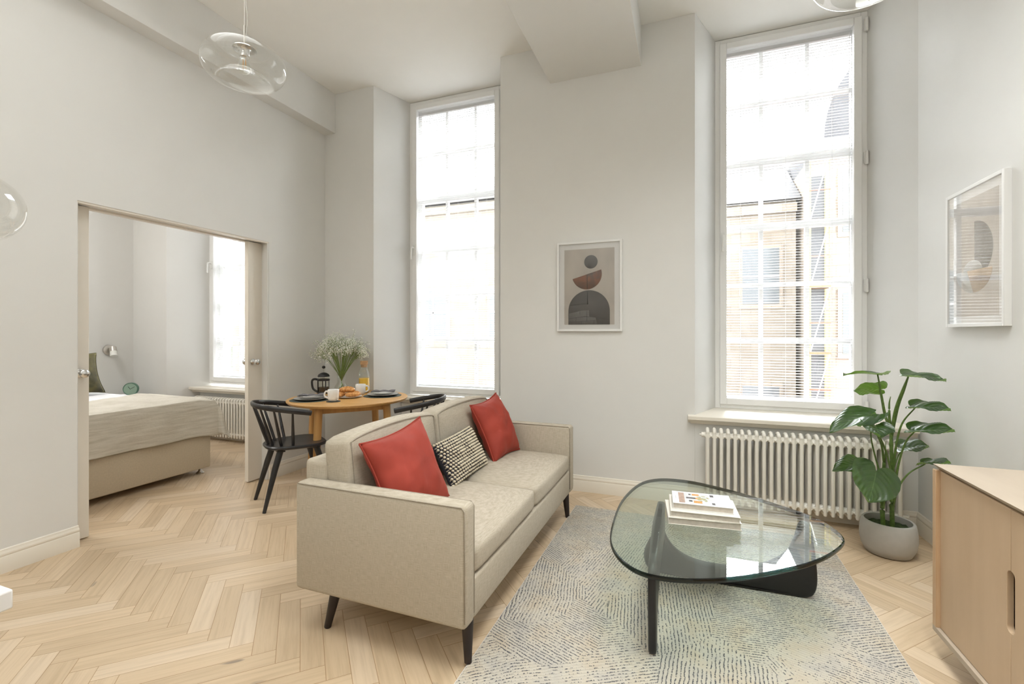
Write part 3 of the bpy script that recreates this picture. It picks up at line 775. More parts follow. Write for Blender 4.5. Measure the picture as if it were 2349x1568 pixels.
def rg_(inset, z):
    out = []
    for i in range(n):
        tdir = (ring[(i+1) % n]-ring[i-1]).normalized(); nn = Vector((-tdir.y, tdir.x, 0))
        if nn.dot(ring[i]) > 0: nn = -nn
        out.append(ring[i]+nn*inset+Vector((0, 0, z)))
    return out
levels = [(.006, .381), (.0015, .383), (0, .388), (0, .394), (.0015, .398), (.006, .400)]
vr = [[gl.bm.verts.new(p) for p in rg_(*lv)] for lv in levels]
for lv in (levels[0], levels[-1]): gl._f([gl.bm.verts.new(p) for p in rg_(*lv)]).smooth = False   # own vertices keep the faces optically flat
gl.mi = 1
for A, B in zip(vr, vr[1:]):
    for i in range(n): gl._f([A[i], A[(i+1) % n], B[(i+1) % n], B[i]])
gl.build('glass_top', ['table_glass', 'table_glass_edge'], ct, angle=30)
BP = [(-.088, .075), (-.075, .03), (-.045, .004), (0, 0), (.30, 0), (.60, 0), (.68, .004), (.712, .035), (.722, .10), (.716, .20), (.704, .30), (.695, .365), (.680, .381), (.655, .381), (.640, .360), (.622, .290), (.585, .210), (.50, .145), (.40, .110), (.30, .094), (.20, .096), (.12, .118), (.065, .155), (.035, .195), (.015, .232), (-.020, .238), (-.045, .205), (-.072, .150), (-.086, .110)]
def base_piece(name, M, leg_inset):
    """blade outline, thick in the belly, rounded edges"""
    P = [Vector((a, b_, 0)) for a, b_ in BP]; R2 = []
    for i in range(len(P)):
        a, b_, c, d = P[i-1], P[i], P[(i+1) % len(P)], P[(i+2) % len(P)]
        for k in range(3):
            t2 = k/3; R2.append(.5*((2*b_)+(c-a)*t2+(2*a-5*b_+4*c-d)*t2*t2+(3*b_-a-3*c+d)*t2**3))
    R2 = [Vector((p.x, max(0, min(.381, p.y)), 0)) for p in R2]
    m_ = len(R2); mb = MB(); lays = []
    for h, ins in ((-1, .012), (-.85, .004), (-.45, 0), (.45, 0), (.85, .004), (1, .012)):
        lay = []
        for i in range(m_):
            td = (R2[(i+1) % m_]-R2[i-1]).normalized(); nn = Vector((-td.y, td.x, 0)); p = R2[i]+nn*ins
            th = .016+.012*max(0, 1-abs(p.x-.25)/.42)
            lay.append(mb.bm.verts.new(M @ Vector((p.x, h*th, p.y))))
        lays.append(lay)
    mb._f(lays[0]); mb._f(lays[-1])
    for A, B in zip(lays, lays[1:]):
        for i in range(m_): mb._f([A[i], A[(i+1) % m_], B[(i+1) % m_], B[i]])
    return mb.build(name, 'black_lacquer', ct, angle=50)
PIV = Vector((-.125, 2.62, 0))-cen
base_piece('base_blade', Matrix.Translation(PIV+Vector((0, 0, .012)))@Matrix.Diagonal((1, 1, .967, 1)), 0)
# the same blade turned over and swung round towards the camera: its narrow end is the front leg
Mi = Matrix.Translation(PIV+Vector((0, 0, .381)))@Matrix.Rotation(-PI/2, 4, 'Z')@Matrix.Diagonal((1, 1, -.967, 1))
base_piece('base_leg', Mi, 0)

# books on the table
def book(label, p0, p1, depth, z0, z1, cover, extra=None):
    p0, p1 = Vector((*p0, 0)), Vector((*p1, 0)); w_ = (p1-p0).length; an = math.atan2(p1.y-p0.y, p1.x-p0.x)
    t_ = thing('book', label, 'book', (p0.x, p0.y, z0), an, 'books on the coffee table'); h = z1-z0
    c = MB(); c.box(0, w_, 0, depth, h-.003, h).box(0, w_, 0, depth, 0, .003).box(0, .003, 0, depth, .003, h-.003)
    c.build('cover', cover, t_, bevel=.0008)
    MB().box(.003, w_-.004, .003, depth-.004, .003, h-.003).build('pages', 'page_paper', t_)
    if extra: extra(t_, w_, depth, h)
    return t_
book('thickest cream book at the bottom of the stack on the glass table', (-.077, 2.306), (.240, 2.338), .24, .4005, .4325, 'cover_cream')
book('cream book in the middle of the stack on the glass table', (-.067, 2.318), (.235, 2.336), .235, .433, .4605, 'cover_cream')
def cover_art(t_, w_, d, h):
    z = h
    def q(x0, x1, y0, y1, mat, k=1, nm='cover_photo'):
        MB().box(w_*x0, w_*x1, d*y0, d*y1, z-.0002, z+.0002+.0001*k).build(nm, mat, t_)
    q(.11, .73, .07, .90, 'photo_wall'); q(.11, .21, .07, .90, 'photo_deck', 2)
    for a in ((.24, .40, .44, .56), (.28, .34, .20, .32), (.29, .33, .74, .84), (.66, .72, .72, .88), (.66, .71, .10, .24)): q(*a, 'photo_dark', 2)
    for a in ((.40, .52, .43, .55), (.36, .50, .12, .30), (.35, .47, .72, .86)): q(*a, 'photo_amber', 2)
    tr = MB()
    for k in range(26):
        a = random.uniform(0, 6.3); r = random.uniform(0, .028)
        tr.lathe([(0, .0007), (.006, .0006), (.006, 0)], (w_*.53+r*math.cos(a), d*.52+r*math.sin(a)*1.5, z), 7)
    tr.build('cover_photo', 'photo_tree', t_)
    tx = MB()
    for k in range(5): tx.box(w_*(.805+.022*k), w_*(.808+.022*k), d*.32, d*(.72-.06*(k % 2)), z, z+.0003)
    tx.build('cover_subtitle', 'ink_grey', t_); tx = MB()
    for k in range(5): tx.box(w_*.052, w_*.066, d*(.36+.05*k), d*(.385+.05*k), z, z+.0003)
    tx.build('cover_lettering', 'ink_grey', t_)
book('white book with a house photograph on its cover, topmost of the stack', (-.057, 2.349), (.211, 2.365), .175, .461, .490, 'cover_white', cover_art)

# ------------------------------------------------------------------ sideboard
SBX, SBZ0, SBZ1, SBY1, SBY0 = .940, .10, .772, 2.362, .55
sb = thing('sideboard', 'pale birch sideboard with slot handles against the right-hand wall', 'sideboard', (SBX, SBY1, 0))
T = .026; Wd = RX-.022-SBX; Ln = SBY1-SBY0
MB().prism([(0, SBZ1), (Wd, SBZ1), (Wd, SBZ1-T*.8), (T*.8, SBZ1-T*.8)][::-1], 'y', -Ln, 0).build('top_panel', 'birch_top', sb, bevel=.001)
MB().box(0, Wd, -Ln, 0, SBZ0, SBZ0+T*.8).build('bottom_panel', 'birch_top', sb, bevel=.001)
for a, b_ in ((-T, 0), (-Ln, -Ln+T)): MB().box(0, Wd, a, b_, SBZ0+T*.8, SBZ1-T*.8).build('side_panel', 'birch_edge', sb, bevel=.001)
MB().box(Wd-.01, Wd, -Ln+T, -T, SBZ0+T*.8, SBZ1-T*.8).build('back_panel', 'birch_panel', sb)
MB().box(.30, .315, -Ln+T, -T, SBZ0+T*.8, SBZ1-T*.8).build('inner_panel', 'birch_edge', sb)
ysplit = 1.906-SBY1; dx0, dx1 = .014, .032; z0, z1 = SBZ0+T*.8+.002, SBZ1-T*.8-.002
def door_panel(ya, yb, slot_side):
    """ya<yb ; slot cut out of the edge at slot_side (+1 = yb edge, -1 = ya edge)"""
    hw, za, zb = .018, .36, .555
    ye = yb if slot_side > 0 else ya
    if slot_side == 0: pts = [(ya, z0), (yb, z0), (yb, z1), (ya, z1)]
    else:
        s_ = -slot_side
        arc_lo = [(ye+s_*hw*math.sin(k*PI/16), za+hw-hw*math.cos(k*PI/16)) for k in range(9)]
        arc_hi = [(ye+s_*hw*math.cos(k*PI/16), zb-hw+hw*math.sin(k*PI/16)) for k in range(9)]
        notch = arc_lo+arc_hi
        if slot_side > 0: pts = [(ya, z0), (yb, z0)]+notch+[(yb, z1), (ya, z1)]
        else: pts = [(yb, z0), (yb, z1), (ya, z1)]+notch[::-1]+[(ya, z0)]
    MB().prism(pts, 'x', dx0, dx1).build('door', 'birch_panel', sb, bevel=.0012)
door_panel(ysplit+.001, -T-.002, -1)
door_panel(2*ysplit+T, ysplit-.001, 1)
door_panel(-Ln+T+.002+.45, 2*ysplit+T-.003, 0)
door_panel(-Ln+T+.002, -Ln+T+.449, 0)
for (xx, yy) in ((.10, -.2), (.10, -Ln+.2), (Wd-.08, -.2), (Wd-.08, -Ln+.2)):
    MB().cyl((xx, yy, SBZ0), (xx, yy, 0), .02, .014, 14).build('leg', 'birch_edge', sb)

# ------------------------------------------------------------------ potted plant
PD = 2.745
pc = at(2037, 1262, PD); pc.z = 0
pl = thing('potted_plant', 'artificial broad-leaved plant in a grey stone pot beside the sideboard', 'plant', pc)
pot = MB().lathe([(0, 0), (.098, 0), (.112, .006), (.131, .045), (.139, .095), (.137, .145), (.129, .188), (.122, .196), (.114, .193), (.116, .17), (.12, .15), (0, .148)], seg=48).build('pot', 'stone_pot', pl, angle=70)
sm = MB(); 
sm.grid(lambda a, b_: Vector((.118*b_*math.cos(2*PI*a), .118*b_*math.sin(2*PI*a), .160+.012*noise.noise(Vector((b_*5*math.cos(2*PI*a), b_*5*math.sin(2*PI*a), 0)))-.006*b_)), 40, 10)
sm.build('moss', 'moss', pl)
def lp(px, py, D): return at(px, py, D)-pc
def stem(pts, r0, r1, nodes=False, nm='stem'):
    c = catmull(pts, 7); n_ = len(c); rr = [r0+(r1-r0)*i/(n_-1) for i in range(n_)]
    if nodes: rr = [r*(1.22 if i % 6 == 0 else 1) for i, r in enumerate(rr)]
    MB().tube(c, rr, 10).build(nm, 'plant_cane', pl, angle=None)
b1, b2 = lp(2026, 1206, PD), lp(2047, 1212, PD-.02)
b1.z = b2.z = .155
stem([b1, lp(2024, 1165, PD), lp(2029, 1130, PD), lp(2027, 1090, PD), lp(2028, 1060, PD)], .0125, .0085, True, 'cane')
stem([b2, lp(2046, 1150, PD-.02), lp(2049, 1100, PD-.02), lp(2045, 1040, PD-.02), lp(2044, 990, PD-.01)], .0125, .0085, True, 'cane')
def leaf(base, tip, face, wid, fold=.25, curl=.2, back=.22, wav=.01):
    """heart leaf: base = stem joint, tip = point, face = direction the upper side looks to"""
    base, tip, face = Vector(base), Vector(tip), Vector(face)
    L = (tip-base).length; d = (tip-base).normalized(); sd = d.cross(face).normalized(); nr = sd.cross(d).normalized()
    def fn(a, b_):
        u = 2*a-1; v = b_                      # u across, v along 0..1
        # half-width profile with two rear lobes
        wprof = (math.sin(PI*min(1, (v*.97+.03))**.62))**.75 if v < 1 else 0
        lobe = back*L*abs(u)**.8*(1-v)**2.2*(1.6-abs(u)*.8)
        y_ = v*L-lobe*1.15
        x_ = u*wid*.5*wprof*(1-.0*v)
        z_ = fold*abs(x_)*(1-.4*v)-curl*L*v*v+wav*math.sin(u*5+v*9)*abs(u)-.45*fold*(x_*x_)/(wid*.5)+.0022*math.sin((v-.6*abs(u))*40)*min(1, abs(u)*3)*(1-abs(u)*.4)
        return base+d*y_+sd*x_+nr*z_
    mb = MB(); mb.grid(fn, 24, 36, uvname='leaf', uvfn=lambda a, b_: (2*a-1, b_))
    bmesh.ops.recalc_face_normals(mb.bm, faces=mb.bm.faces)
    s_ = sum((f.normal for f in mb.bm.faces), Vector())
    if s_.dot(nr) < 0: bmesh.ops.reverse_faces(mb.bm, faces=mb.bm.faces[:])
    return mb.build('leaf', 'leaf_green', pl, angle=None, clean=False)
UPV = Vector((0, 0, 1)); TC = -Fv     # towards the room
J = {}
LEAVES = [ # base px,py,D , tip px,py,D , face vector, width, fold, curl
 ((2013, 858, PD), (1934, 851, PD+.02), UPV*.98-TC*.12, .17, .22, .10),
 ((2018, 893, PD+.05), (1957, 890, PD+.10), UPV*.75-TC*.65, .16, .20, .12),
 ((2084, 862, PD-.10), (2171, 871, PD-.20), UPV*.95+TC*.16, .19, .30, .02),
 ((2100, 934, PD-.12), (2180, 934, PD-.24), UPV*.92+TC*.30, .18, .38, .10),
 ((2099, 988, PD-.15), (2189, 984, PD-.28), UPV*.90+TC*.32, .19, .40, .06),
 ((1998, 950, PD-.10), (1908, 966, PD-.16), UPV*.93+TC*.30, .17, .30, .24),
 ((2008, 975, PD-.16), (2021, 996, PD-.25), UPV*.80+TC*.52, .17, .3, .15),
 ((2000, 962, PD+.02), (1955, 964, PD+.05), UPV*.5-TC*.6+Rv*.2, .13, .2, .1),
 ((2010, 1080, PD-.10), (1999, 1148, PD-.20), UPV*.45+TC*.88, .27, .12, .12),
 ((1972, 1064, PD-.02), (1918, 1067, PD-.05), UPV*.8+TC*.55, .13, .25, .25),
 ((2071, 1028, PD+.0), (2130, 1021, PD-.08), UPV*.9+TC*.35, .17, .35, .05),
 ((2122, 1064, PD-.10), (2178, 1056, PD-.20), UPV*.92+TC*.2, .15, .35, .10),
]
for (b_, tp, fc, wd_, fo, cu) in LEAVES: leaf(lp(*b_), lp(*tp), fc, wd_, fo*1.35, cu, back=.27)
A2 = lp(2044, 990, PD-.01); A1 = lp(2028, 1060, PD)
stem([A2, lp(2033, 960, PD), lp(2022, 905, PD), lp(2013, 858, PD)], .0075, .004)
stem([A2, lp(2030, 955, PD+.03), lp(2022, 915, PD+.05), lp(2018, 893, PD+.05)], .006, .0035)
stem([lp(2044, 1000, PD-.01), lp(2054, 940, PD-.04), lp(2070, 895, PD-.08), lp(2084, 862, PD-.10)], .0085, .004)
stem([lp(2044, 1010, PD-.01), lp(2060, 935, PD-.03), lp(2074, 895, PD-.06), lp(2084, 863, PD-.10)], .006, .0035)
stem([lp(2046, 1100, PD-.02), lp(2056, 1020, PD-.05), lp(2070, 970, PD-.08), lp(2100, 934, PD-.12)], .007, .0035)
stem([lp(2048, 1150, PD-.02), lp(2060, 1070, PD-.06), lp(2077, 1015, PD-.10), lp(2099, 988, PD-.15)], .007, .0035)
stem([A1, lp(2022, 1020, PD-.03), lp(2008, 985, PD-.08), lp(1998, 950, PD-.12)], .007, .0035)
stem([lp(2046, 1090, PD-.02), lp(2034, 1040, PD-.06), lp(2018, 1000, PD-.12), lp(2008, 976, PD-.16)], .006, .0035)
stem([lp(2020, 1090, PD), lp(2006, 1040, PD), lp(1998, 1000, PD), lp(2000, 962, PD+.02)], .005, .003)
stem([lp(2024, 1160, PD), lp(2012, 1125, PD-.05), lp(2008, 1100, PD-.08), lp(2010, 1080, PD-.10)], .006, .0035)
stem([lp(2026, 1120, PD), lp(2005, 1085, PD-.01), lp(1990, 1068, PD-.02), lp(1972, 1064, PD-.02)], .005, .003)
stem([lp(2048, 1080, PD-.02), lp(2056, 1055, PD-.02), lp(2064, 1038, PD), lp(2071, 1028, PD)], .005, .003)
stem([lp(2048, 1165, PD-.02), lp(2060, 1120, PD-.05), lp(2085, 1085, PD-.08), lp(2122, 1064, PD-.10)], .006, .0035)
stem([lp(2042, 990, PD), lp(2040, 955, PD), lp(2040, 925, PD), lp(2043, 909, PD)], .010, .0015, nm='new_shoot')
stem([lp(2024, 1100, PD), lp(2030, 1050, PD), lp(2032, 1012, PD)], .007, .001, nm='new_shoot')

# ------------------------------------------------------------------ dining table
TCX, TCY, TZ, TR = -2.755, 3.285, .742, .50
dt = thing('dining_table', 'round oak dining table with four tapered legs between the black chairs', 'table', (TCX, TCY, 0))
MB().lathe([(0, TZ-.024), (TR-.014, TZ-.024), (TR-.003, TZ-.014), (TR, TZ-.005), (TR-.003, TZ), (0, TZ)], seg=72).build('tabletop', 'oak_table', dt, angle=35)
offs = [(-.125, -.385), (-.385, .125), (.125, .385), (.385, -.125)]
lg = [Rv*a+Fv*b_ for a, b_ in offs]
for k, v in enumerate(lg):
    d = v.normalized(); MB().tube([v*.93+Vector((0, 0, TZ-.024)), v*.97+Vector((0, 0, .45)), v*1.04], [.031, .030, .019], 20).build('leg', 'oak_leg', dt)
for k in range(4):
    a, b_ = lg[k]*.86, lg[(k+1) % 4]*.86; d = (b_-a).normalized(); nn = Vector((-d.y, d.x, 0))*.010
    mb = MB(); mb.prism([(a+nn).to_2d(), (b_+nn).to_2d(), (b_-nn).to_2d(), (a-nn).to_2d()], 'z', TZ-.088, TZ-.0245)
    mb.build('apron_rail', 'oak_leg', dt, bevel=.001)

# ------------------------------------------------------------------ spindle chairs
def make_chair(label, loc, rz):
    c = thing('dining_chair', label, 'chair', loc, rz, 'black spindle-back chairs at the table')
    # seat : rounded trapezoid, slightly dished
    out = []
    for i in range(48):
        a = 2*PI*i/48; ex = .62; cx_ = math.copysign(abs(math.cos(a))**ex, math.cos(a)); sy_ = math.copysign(abs(math.sin(a))**ex, math.sin(a))
        wv = .205+.025*sy_; out.append((cx_*wv, sy_*.215))
    s_ = MB(); top_ = []; levels = [(.90, .430), (1.0, .440), (1.0, .452), (.965, .459), (.80, .457), (.5, .4535), (.2, .452)]
    rings = [[s_.bm.verts.new((x*k, y*k, z)) for x, y in out] for k, z in levels]
    s_._f(rings[0][::-1]); s_._f(rings[-1])
    for A, B in zip(rings, rings[1:]):
        for i in range(48): s_._f([A[i], A[(i+1) % 48], B[(i+1) % 48], B[i]])
    s_.build('seat', 'black_oak', c, angle=40)
    for sx, sy in ((-1, -1), (1, -1), (1, 1), (-1, 1)):
        MB().tube([(sx*.125, sy*.125, .432), (sx*.14, sy*.165, .30), (sx*.175, sy*.245, 0)], [.023, .022, .0125], 18).build('leg', 'black_oak', c)
    x = MB()
    for sy in (-1, 1): x.box(-.15, .15, sy*.125-.028, sy*.125+.028, .415, .4305)
    x.build('seat_bearer', 'black_oak', c, bevel=.003)
    # curved back rail
    hp = []
    for i in range(41):
        a = PI*(i/40); u = math.cos(a); v = math.sin(a)
        hp.append((.268*math.copysign(abs(u)**.8, u), .055-.345*v**.85, .705+.065*v**.8))
    MB().tube(hp, .020, 14, flat=(.55, 1.0)).build('back_rail', 'black_oak', c)
    for i in range(7):
        a = PI*(.10+.80*i/6); u = math.cos(a); v = math.sin(a)
        top_ = Vector((.266*math.copysign(abs(u)**.8, u), .055-.343*v**.85, .705+.065*v**.8-.012))
        bot = Vector((.150*u, .02-.205*v, .452))
        MB().tube([bot, bot.lerp(top_, .35), top_], [.0105, .0115, .007], 10).build('spindle', 'black_oak', c)
    return c
h1 = Vector((.52, .854))
ch = make_chair('black spindle-back chair at the left side of the round table, seat fully in view', (-2.875, 2.80, 0), math.atan2(-h1.x, h1.y))
dup(ch, (-2.135, 3.275, 0), math.atan2(.94, -.35), 'black spindle-back chair on the window side of the round table, mostly behind the sofa')

# ------------------------------------------------------------------ table setting
def T2(name, label, cat, x, y, z=TZ, rz=0, group=None): return thing(name, label, cat, (x, y, z), rz, group)
PLs = [(-2.950, 3.045, 'left'), (-2.545, 3.475, 'right')]
for (x, y, sd_) in PLs:
    w1 = 'nearest the near-left chair' if sd_ == 'left' else 'nearest the window-side chair'
    o = MB().lathe([(0, 0), (.165, 0), (.166, .002), (0, .0025)], seg=48).build('placemat', 'placemat_green'); o.location = (x, y, TZ)
    tag(o, 'round dark green placemat %s' % w1, 'placemat', 'placemats on the round table')
    o = MB().lathe([(0, .0), (.08, .0), (.135, .014), (.137, .017), (.133, .017), (.085, .006), (0, .005)], seg=48).build('dinner_plate', 'ceramic_grey'); o.location = (x+.005, y, TZ+.0026)
    tag(o, 'wide grey dinner plate on the placemat %s' % w1, 'plate', 'dinner plates on the round table')
    o = MB().lathe([(0, .0), (.06, .0), (.104, .016), (.106, .019), (.101, .018), (.064, .006), (0, .005)], seg=48).build('side_plate', 'ceramic_white'); o.location = (x+.005, y, TZ+.0155)
    tag(o, 'small white plate stacked on the grey plate %s' % w1, 'plate', 'white plates on the round table')
    an = .75 if sd_ == 'left' else .55
    def nf(a, b_):
        u, v = (a-.5), (b_-.5); z = .003+.005*abs(math.sin(a*9))*(.4+b_)+.004*noise.noise(Vector((a*4, b_*4, x)))
        return Vector((u*.21, v*.075*(1+.5*u), .014+z))
    mb = MB(); mb.grid(nf, 40, 10); mb.grid(lambda a, b_: nf(a, b_)+Vector((.006, .004, .005+.002*math.sin(a*7))), 40, 10)
    o = mb.build('napkin', 'napkin_cloth', angle=None); o.location = (x, y, TZ+.020); o.rotation_euler = (0, 0, an)
    tag(o, 'folded dark grey napkin lying on the white plate %s' % w1, 'napkin', 'napkins on the plates')
def mug(x, y, z, rz, label):
    c = thing('mug', label, 'mug', (x, y, z), rz, 'white mugs on the round table')
    MB().lathe([(0, 0), (.030, 0), (.038, .006), (.043, .025), (.044, .060), (.045, .092), (.0435, .094), (.041, .091), (.040, .05), (.037, .015), (0, .010)], seg=36).build('cup', 'ceramic_white', c, angle=50)
    MB().tube(catmull([(.042, 0, .074), (.060, 0, .078), (.072, 0, .060), (.068, 0, .036), (.043, 0, .022)], 6), .006, 10, flat=(1.2, .9), up=(0, 1, 0)).build('handle', 'ceramic_white', c)
mug(-2.700, 3.030, TZ+.005, math.radians(200), 'off-white mug on a dark coaster at the near edge of the table')
mug(-2.785, 3.475, TZ, math.radians(25), 'off-white mug standing in front of the orange juice carafe')
o = MB().lathe([(0, 0), (.055, 0), (.055, .004), (0, .0045)], seg=36).build('coaster', 'coaster_dark'); o.location = (-2.700, 3.030, TZ)
tag(o, 'small dark round coaster under the nearer mug', 'coaster')
# croissants
o = MB().lathe([(0, 0), (.065, 0), (.103, .010), (.106, .013), (.101, .013), (.068, .005), (0, .004)], seg=48).build('serving_plate', 'ceramic_white'); o.location = (-2.745, 3.275, TZ)
tag(o, 'white serving plate holding the croissants', 'plate')
def croissant(x, y, z, rz, tilt, label, s_=1.0):
    pts = []; rr = []
    for i in range(41):
        a = -1+2*i/40; th = a*1.15
        pts.append((.062*math.sin(th)*s_, .040*(1-math.cos(th))*-1*s_, 0))
        env = (1-abs(a)**2.2)**.8; rid_ = abs(math.sin((abs(a)*4.2+.3)*PI)); rr.append(max(.003, (.006+.020*env)*(.86+.17*rid_))*s_)
    mb = MB(); mb.tube(pts, rr, 16, flat=(1.1, .85)); o = mb.build('croissant', 'croissant_crust', angle=None)
    o.location = (x, y, z); o.rotation_euler = (tilt, 0, rz); tag(o, label, 'croissant', 'croissants on the serving plate'); return o
croissant(-2.800, 3.235, TZ+.030, 1.9, 0, 'golden croissant at the left of the plate, under the top one')
croissant(-2.705, 3.265, TZ+.030, .9, .05, 'golden croissant at the right front of the plate')
croissant(-2.735, 3.335, TZ+.030, .1, 0, 'golden croissant at the back of the plate')
croissant(-2.760, 3.270, TZ+.072, .38, .25, 'golden croissant lying on top of the pile', 1.12)
# cafetiere
c = T2('cafetiere', 'black and glass french press with coffee in it, left of the flowers', 'coffee pot', -3.160, 3.420, rz=math.radians(200))
MB().lathe([(.046, .012), (.048, .014), (.048, .150), (.0505, .156), (.0495, .156), (.047, .150), (.047, .015), (0, .013)], seg=36).build('beaker', 'clear_glass', c, angle=60)
MB().lathe([(0, .0145), (.0462, .0145), (.0462, .060), (0, .0605)], seg=36).build('coffee', 'coffee', c)
f = MB(); f.lathe([(0, 0), (.052, 0), (.053, .006), (.050, .018), (.049, .018), (.049, .008), (0, .008)], seg=36)
f.lathe([(.0490, .118), (.0530, .118), (.0530, .134), (.0490, .134), (.0490, .118)], seg=36)
for a in (.6, 2.3, 4.0, 5.3): f.tube([(.051*math.cos(a), .051*math.sin(a), .01), (.051*math.cos(a), .051*math.sin(a), .125)], .005, 8)
f.build('frame', 'black_lacquer', c)
MB().tube(catmull([(.050, 0, .126), (.085, 0, .132), (.108, 0, .118), (.108, 0, .075), (.095, 0, .038), (.052, 0, .012)], 6), .0085, 10, flat=(1.2, .9), up=(0, 1, 0)).build('handle', 'black_lacquer', c)
MB().lathe([(.052, .156), (.053, .162), (.045, .178), (.025, .190), (.008, .195), (0, .195)], seg=36).build('lid', 'black_lacquer', c)
MB().cyl((0, 0, .19), (0, 0, .232), .0022, seg=8).build('plunger_rod', 'chrome', c)
MB().ball((0, 0, .243), .0155, 3, scale=(1, 1, .9)).build('plunger_knob', 'black_lacquer', c)
# juice carafe
c = T2('juice_carafe', 'glass carafe of orange juice closed with a cork', 'carafe', -2.845, 3.600)
MB().lathe([(0, 0), (.047, 0), (.050, .006), (.050, .175), (.046, .195), (.034, .220), (.030, .235), (.030, .270), (.0285, .270), (.0285, .235), (.033, .217), (.0445, .194), (.0485, .175), (.0485, .010), (0, .008)], seg=40).build('bottle', 'clear_glass', c, angle=60)
MB().lathe([(0, .0095), (.0478, .0095), (.0478, .136), (0, .137)], seg=40).build('juice', 'orange_juice', c)
MB().lathe([(0, .238), (.0275, .238), (.0300, .262), (.0345, .265), (.036, .298), (0, .300)], seg=32).build('cork_stopper', 'cork', c, angle=40)
# vase and gypsophila
VX, VY = -3.060, 3.545
c = T2('glass_vase', 'clear glass vase with a waisted neck holding the white flowers', 'vase', VX, VY)
MB().lathe([(0, 0), (.045, 0), (.060, .010), (.066, .035), (.060, .060), (.045, .080), (.038, .100), (.038, .130), (.046, .175), (.0445, .175), (.0365, .130), (.0365, .100), (.0435, .081), (.058, .060), (.064, .035), (.058, .013), (0, .006)], seg=40).build('vase_body', 'clear_glass', c, angle=60)
fb = T2('flower_bunch', 'large bunch of white gypsophila spreading from the glass vase', 'flowers', VX, VY)
st, bl = MB(), MB(); rnd = random.Random(11)
for k in range(92):
    a = rnd.uniform(0, 2*PI); rr = math.sqrt(rnd.random()); sp = rr*.215
    top_ = Vector((sp*math.cos(a), sp*math.sin(a), .50-.13*rr**2.5+rnd.uniform(-.03, .03)))
    nk = Vector((.028*rr*math.cos(a), .028*rr*math.sin(a), .165)); bt = Vector((-.03*rr*math.cos(a), -.03*rr*math.sin(a), .02))
    mid_ = nk.lerp(top_, .5)+Vector((0, 0, .03))
    path = catmull([bt, nk, mid_, top_], 4); st.tube(path, .0014, 4, cap=False)
    for q in range(8):
        s0 = path[-1-int(rnd.random()*5)]; tw = top_+Vector((rnd.gauss(0, .026), rnd.gauss(0, .026), rnd.gauss(-.005, .026)))
        st.tube([s0, s0.lerp(tw, .6)+Vector((0, 0, .004)), tw], .0006, 3, cap=False)
        for g_ in range(5):
            e_ = tw+Vector((rnd.gauss(0, .012), rnd.gauss(0, .012), rnd.gauss(0, .012)))
            st.tube([tw, e_], .0004, 3, cap=False); bl.ball(e_, rnd.uniform(.0026, .0050), 1)
o = st.build('flower_stem', 'stem_green', fb, angle=None); o['kind'] = 'stuff'
o = bl.build('blossom', 'blossom_white', fb, angle=None); o['kind'] = 'stuff'

# ------------------------------------------------------------------ pendant lamps
def pendant(label, x, y, z, s_=1.0, cord=CZ, rz=0):
    p = thing('pendant_lamp', label, 'lamp', (x, y, z), rz, 'clear glass pendant lamps')
    R, H = .190*s_, .085*s_
    pr = [(.020*s_, .074*s_), (.055*s_, .072*s_), (.062*s_, .076*s_)]
    for i in range(19):
        a = PI/2-.32-(PI-.32-.55)*i/18; pr.append((.075*s_+(R-.075*s_)*abs(math.cos(a))**.8, H*math.sin(a)))
    pr += [(.112*s_, -.080*s_), (.106*s_, -.074*s_), (.105*s_, -.058*s_), (.094*s_, -.046*s_), (.05*s_, -.038*s_), (0, -.036*s_)]
    MB().lathe(pr, seg=64).build('globe', 'lamp_glass', p, angle=80)
    MB().lathe([(0, .098*s_), (.012, .096*s_), (.052*s_, .084*s_), (.054*s_, .079*s_), (.030*s_, .078*s_), (.022*s_, .070*s_), (.022*s_, .040*s_), (0, .038*s_)], seg=40).build('chrome_cap', 'chrome', p, angle=50)
    b_ = MB().lathe([(.013, .045*s_), (.014, .036*s_), (.026, .010*s_), (.030, -.012*s_), (.024, -.032*s_), (.010, -.042*s_), (0, -.043*s_)], seg=28).build('bulb', 'clear_glass', p, angle=80)
    fi = MB()
    for k in range(4): fi.cyl((.007*math.cos(k*PI/2), .007*math.sin(k*PI/2), .030*s_), (.009*math.cos(k*PI/2), .009*math.sin(k*PI/2), -.018*s_), .0012, seg=6)
    fi.build('filament', 'filament_amber', b_)
    MB().cyl((0, 0, .106*s_), (0, 0, .20*s_), .004, seg=10).build('stem_rod', 'satin_nickel', p)
    top_ = cord-z
    MB().cyl((0, 0, .20*s_), (0, 0, top_-.02), .0009, seg=6).build('suspension_wire', 'satin_nickel', p)
    MB().tube(catmull([(.004, 0, .11*s_), (.010, .004, .17*s_), (.016, .004, .24*s_), (.008, 0, .36*s_), (.004, 0, top_*.7+.1), (.003, 0, top_-.02)], 6), .0022, 6).build('cable', 'cord_grey', p)
    MB().lathe([(0, top_-.028), (.05, top_-.026), (.055, top_), (0, top_)], seg=28).build('ceiling_rose', 'satin_nickel', p)
    return p
pendant('clear glass pendant lamp with a chrome cap hanging at the upper left', -2.060, 1.690, 2.635)
pendant('clear glass pendant lamp cut off by the top edge, in front of the right-hand window', 0.640, 2.070, 2.665)
pendant('low clear glass pendant lamp at the left edge over the kitchen counter', -1.752, .531, 1.625, 1.05, cord=CZ)

# ------------------------------------------------------------------ kitchen island corner
k = thing('kitchen_island', 'corner of a kitchen island with a white stone top at the lower left edge', 'kitchen island', (-.981, .402, 0))
MB().box(-.9, 0, -1.8, 0, .872, .902).build('worktop', 'marble_white', k, bevel=.003)
MB().box(-.88, -.014, -1.78, -.014, 0, .872).build('side_panel', 'panel_grey', k, bevel=.002)

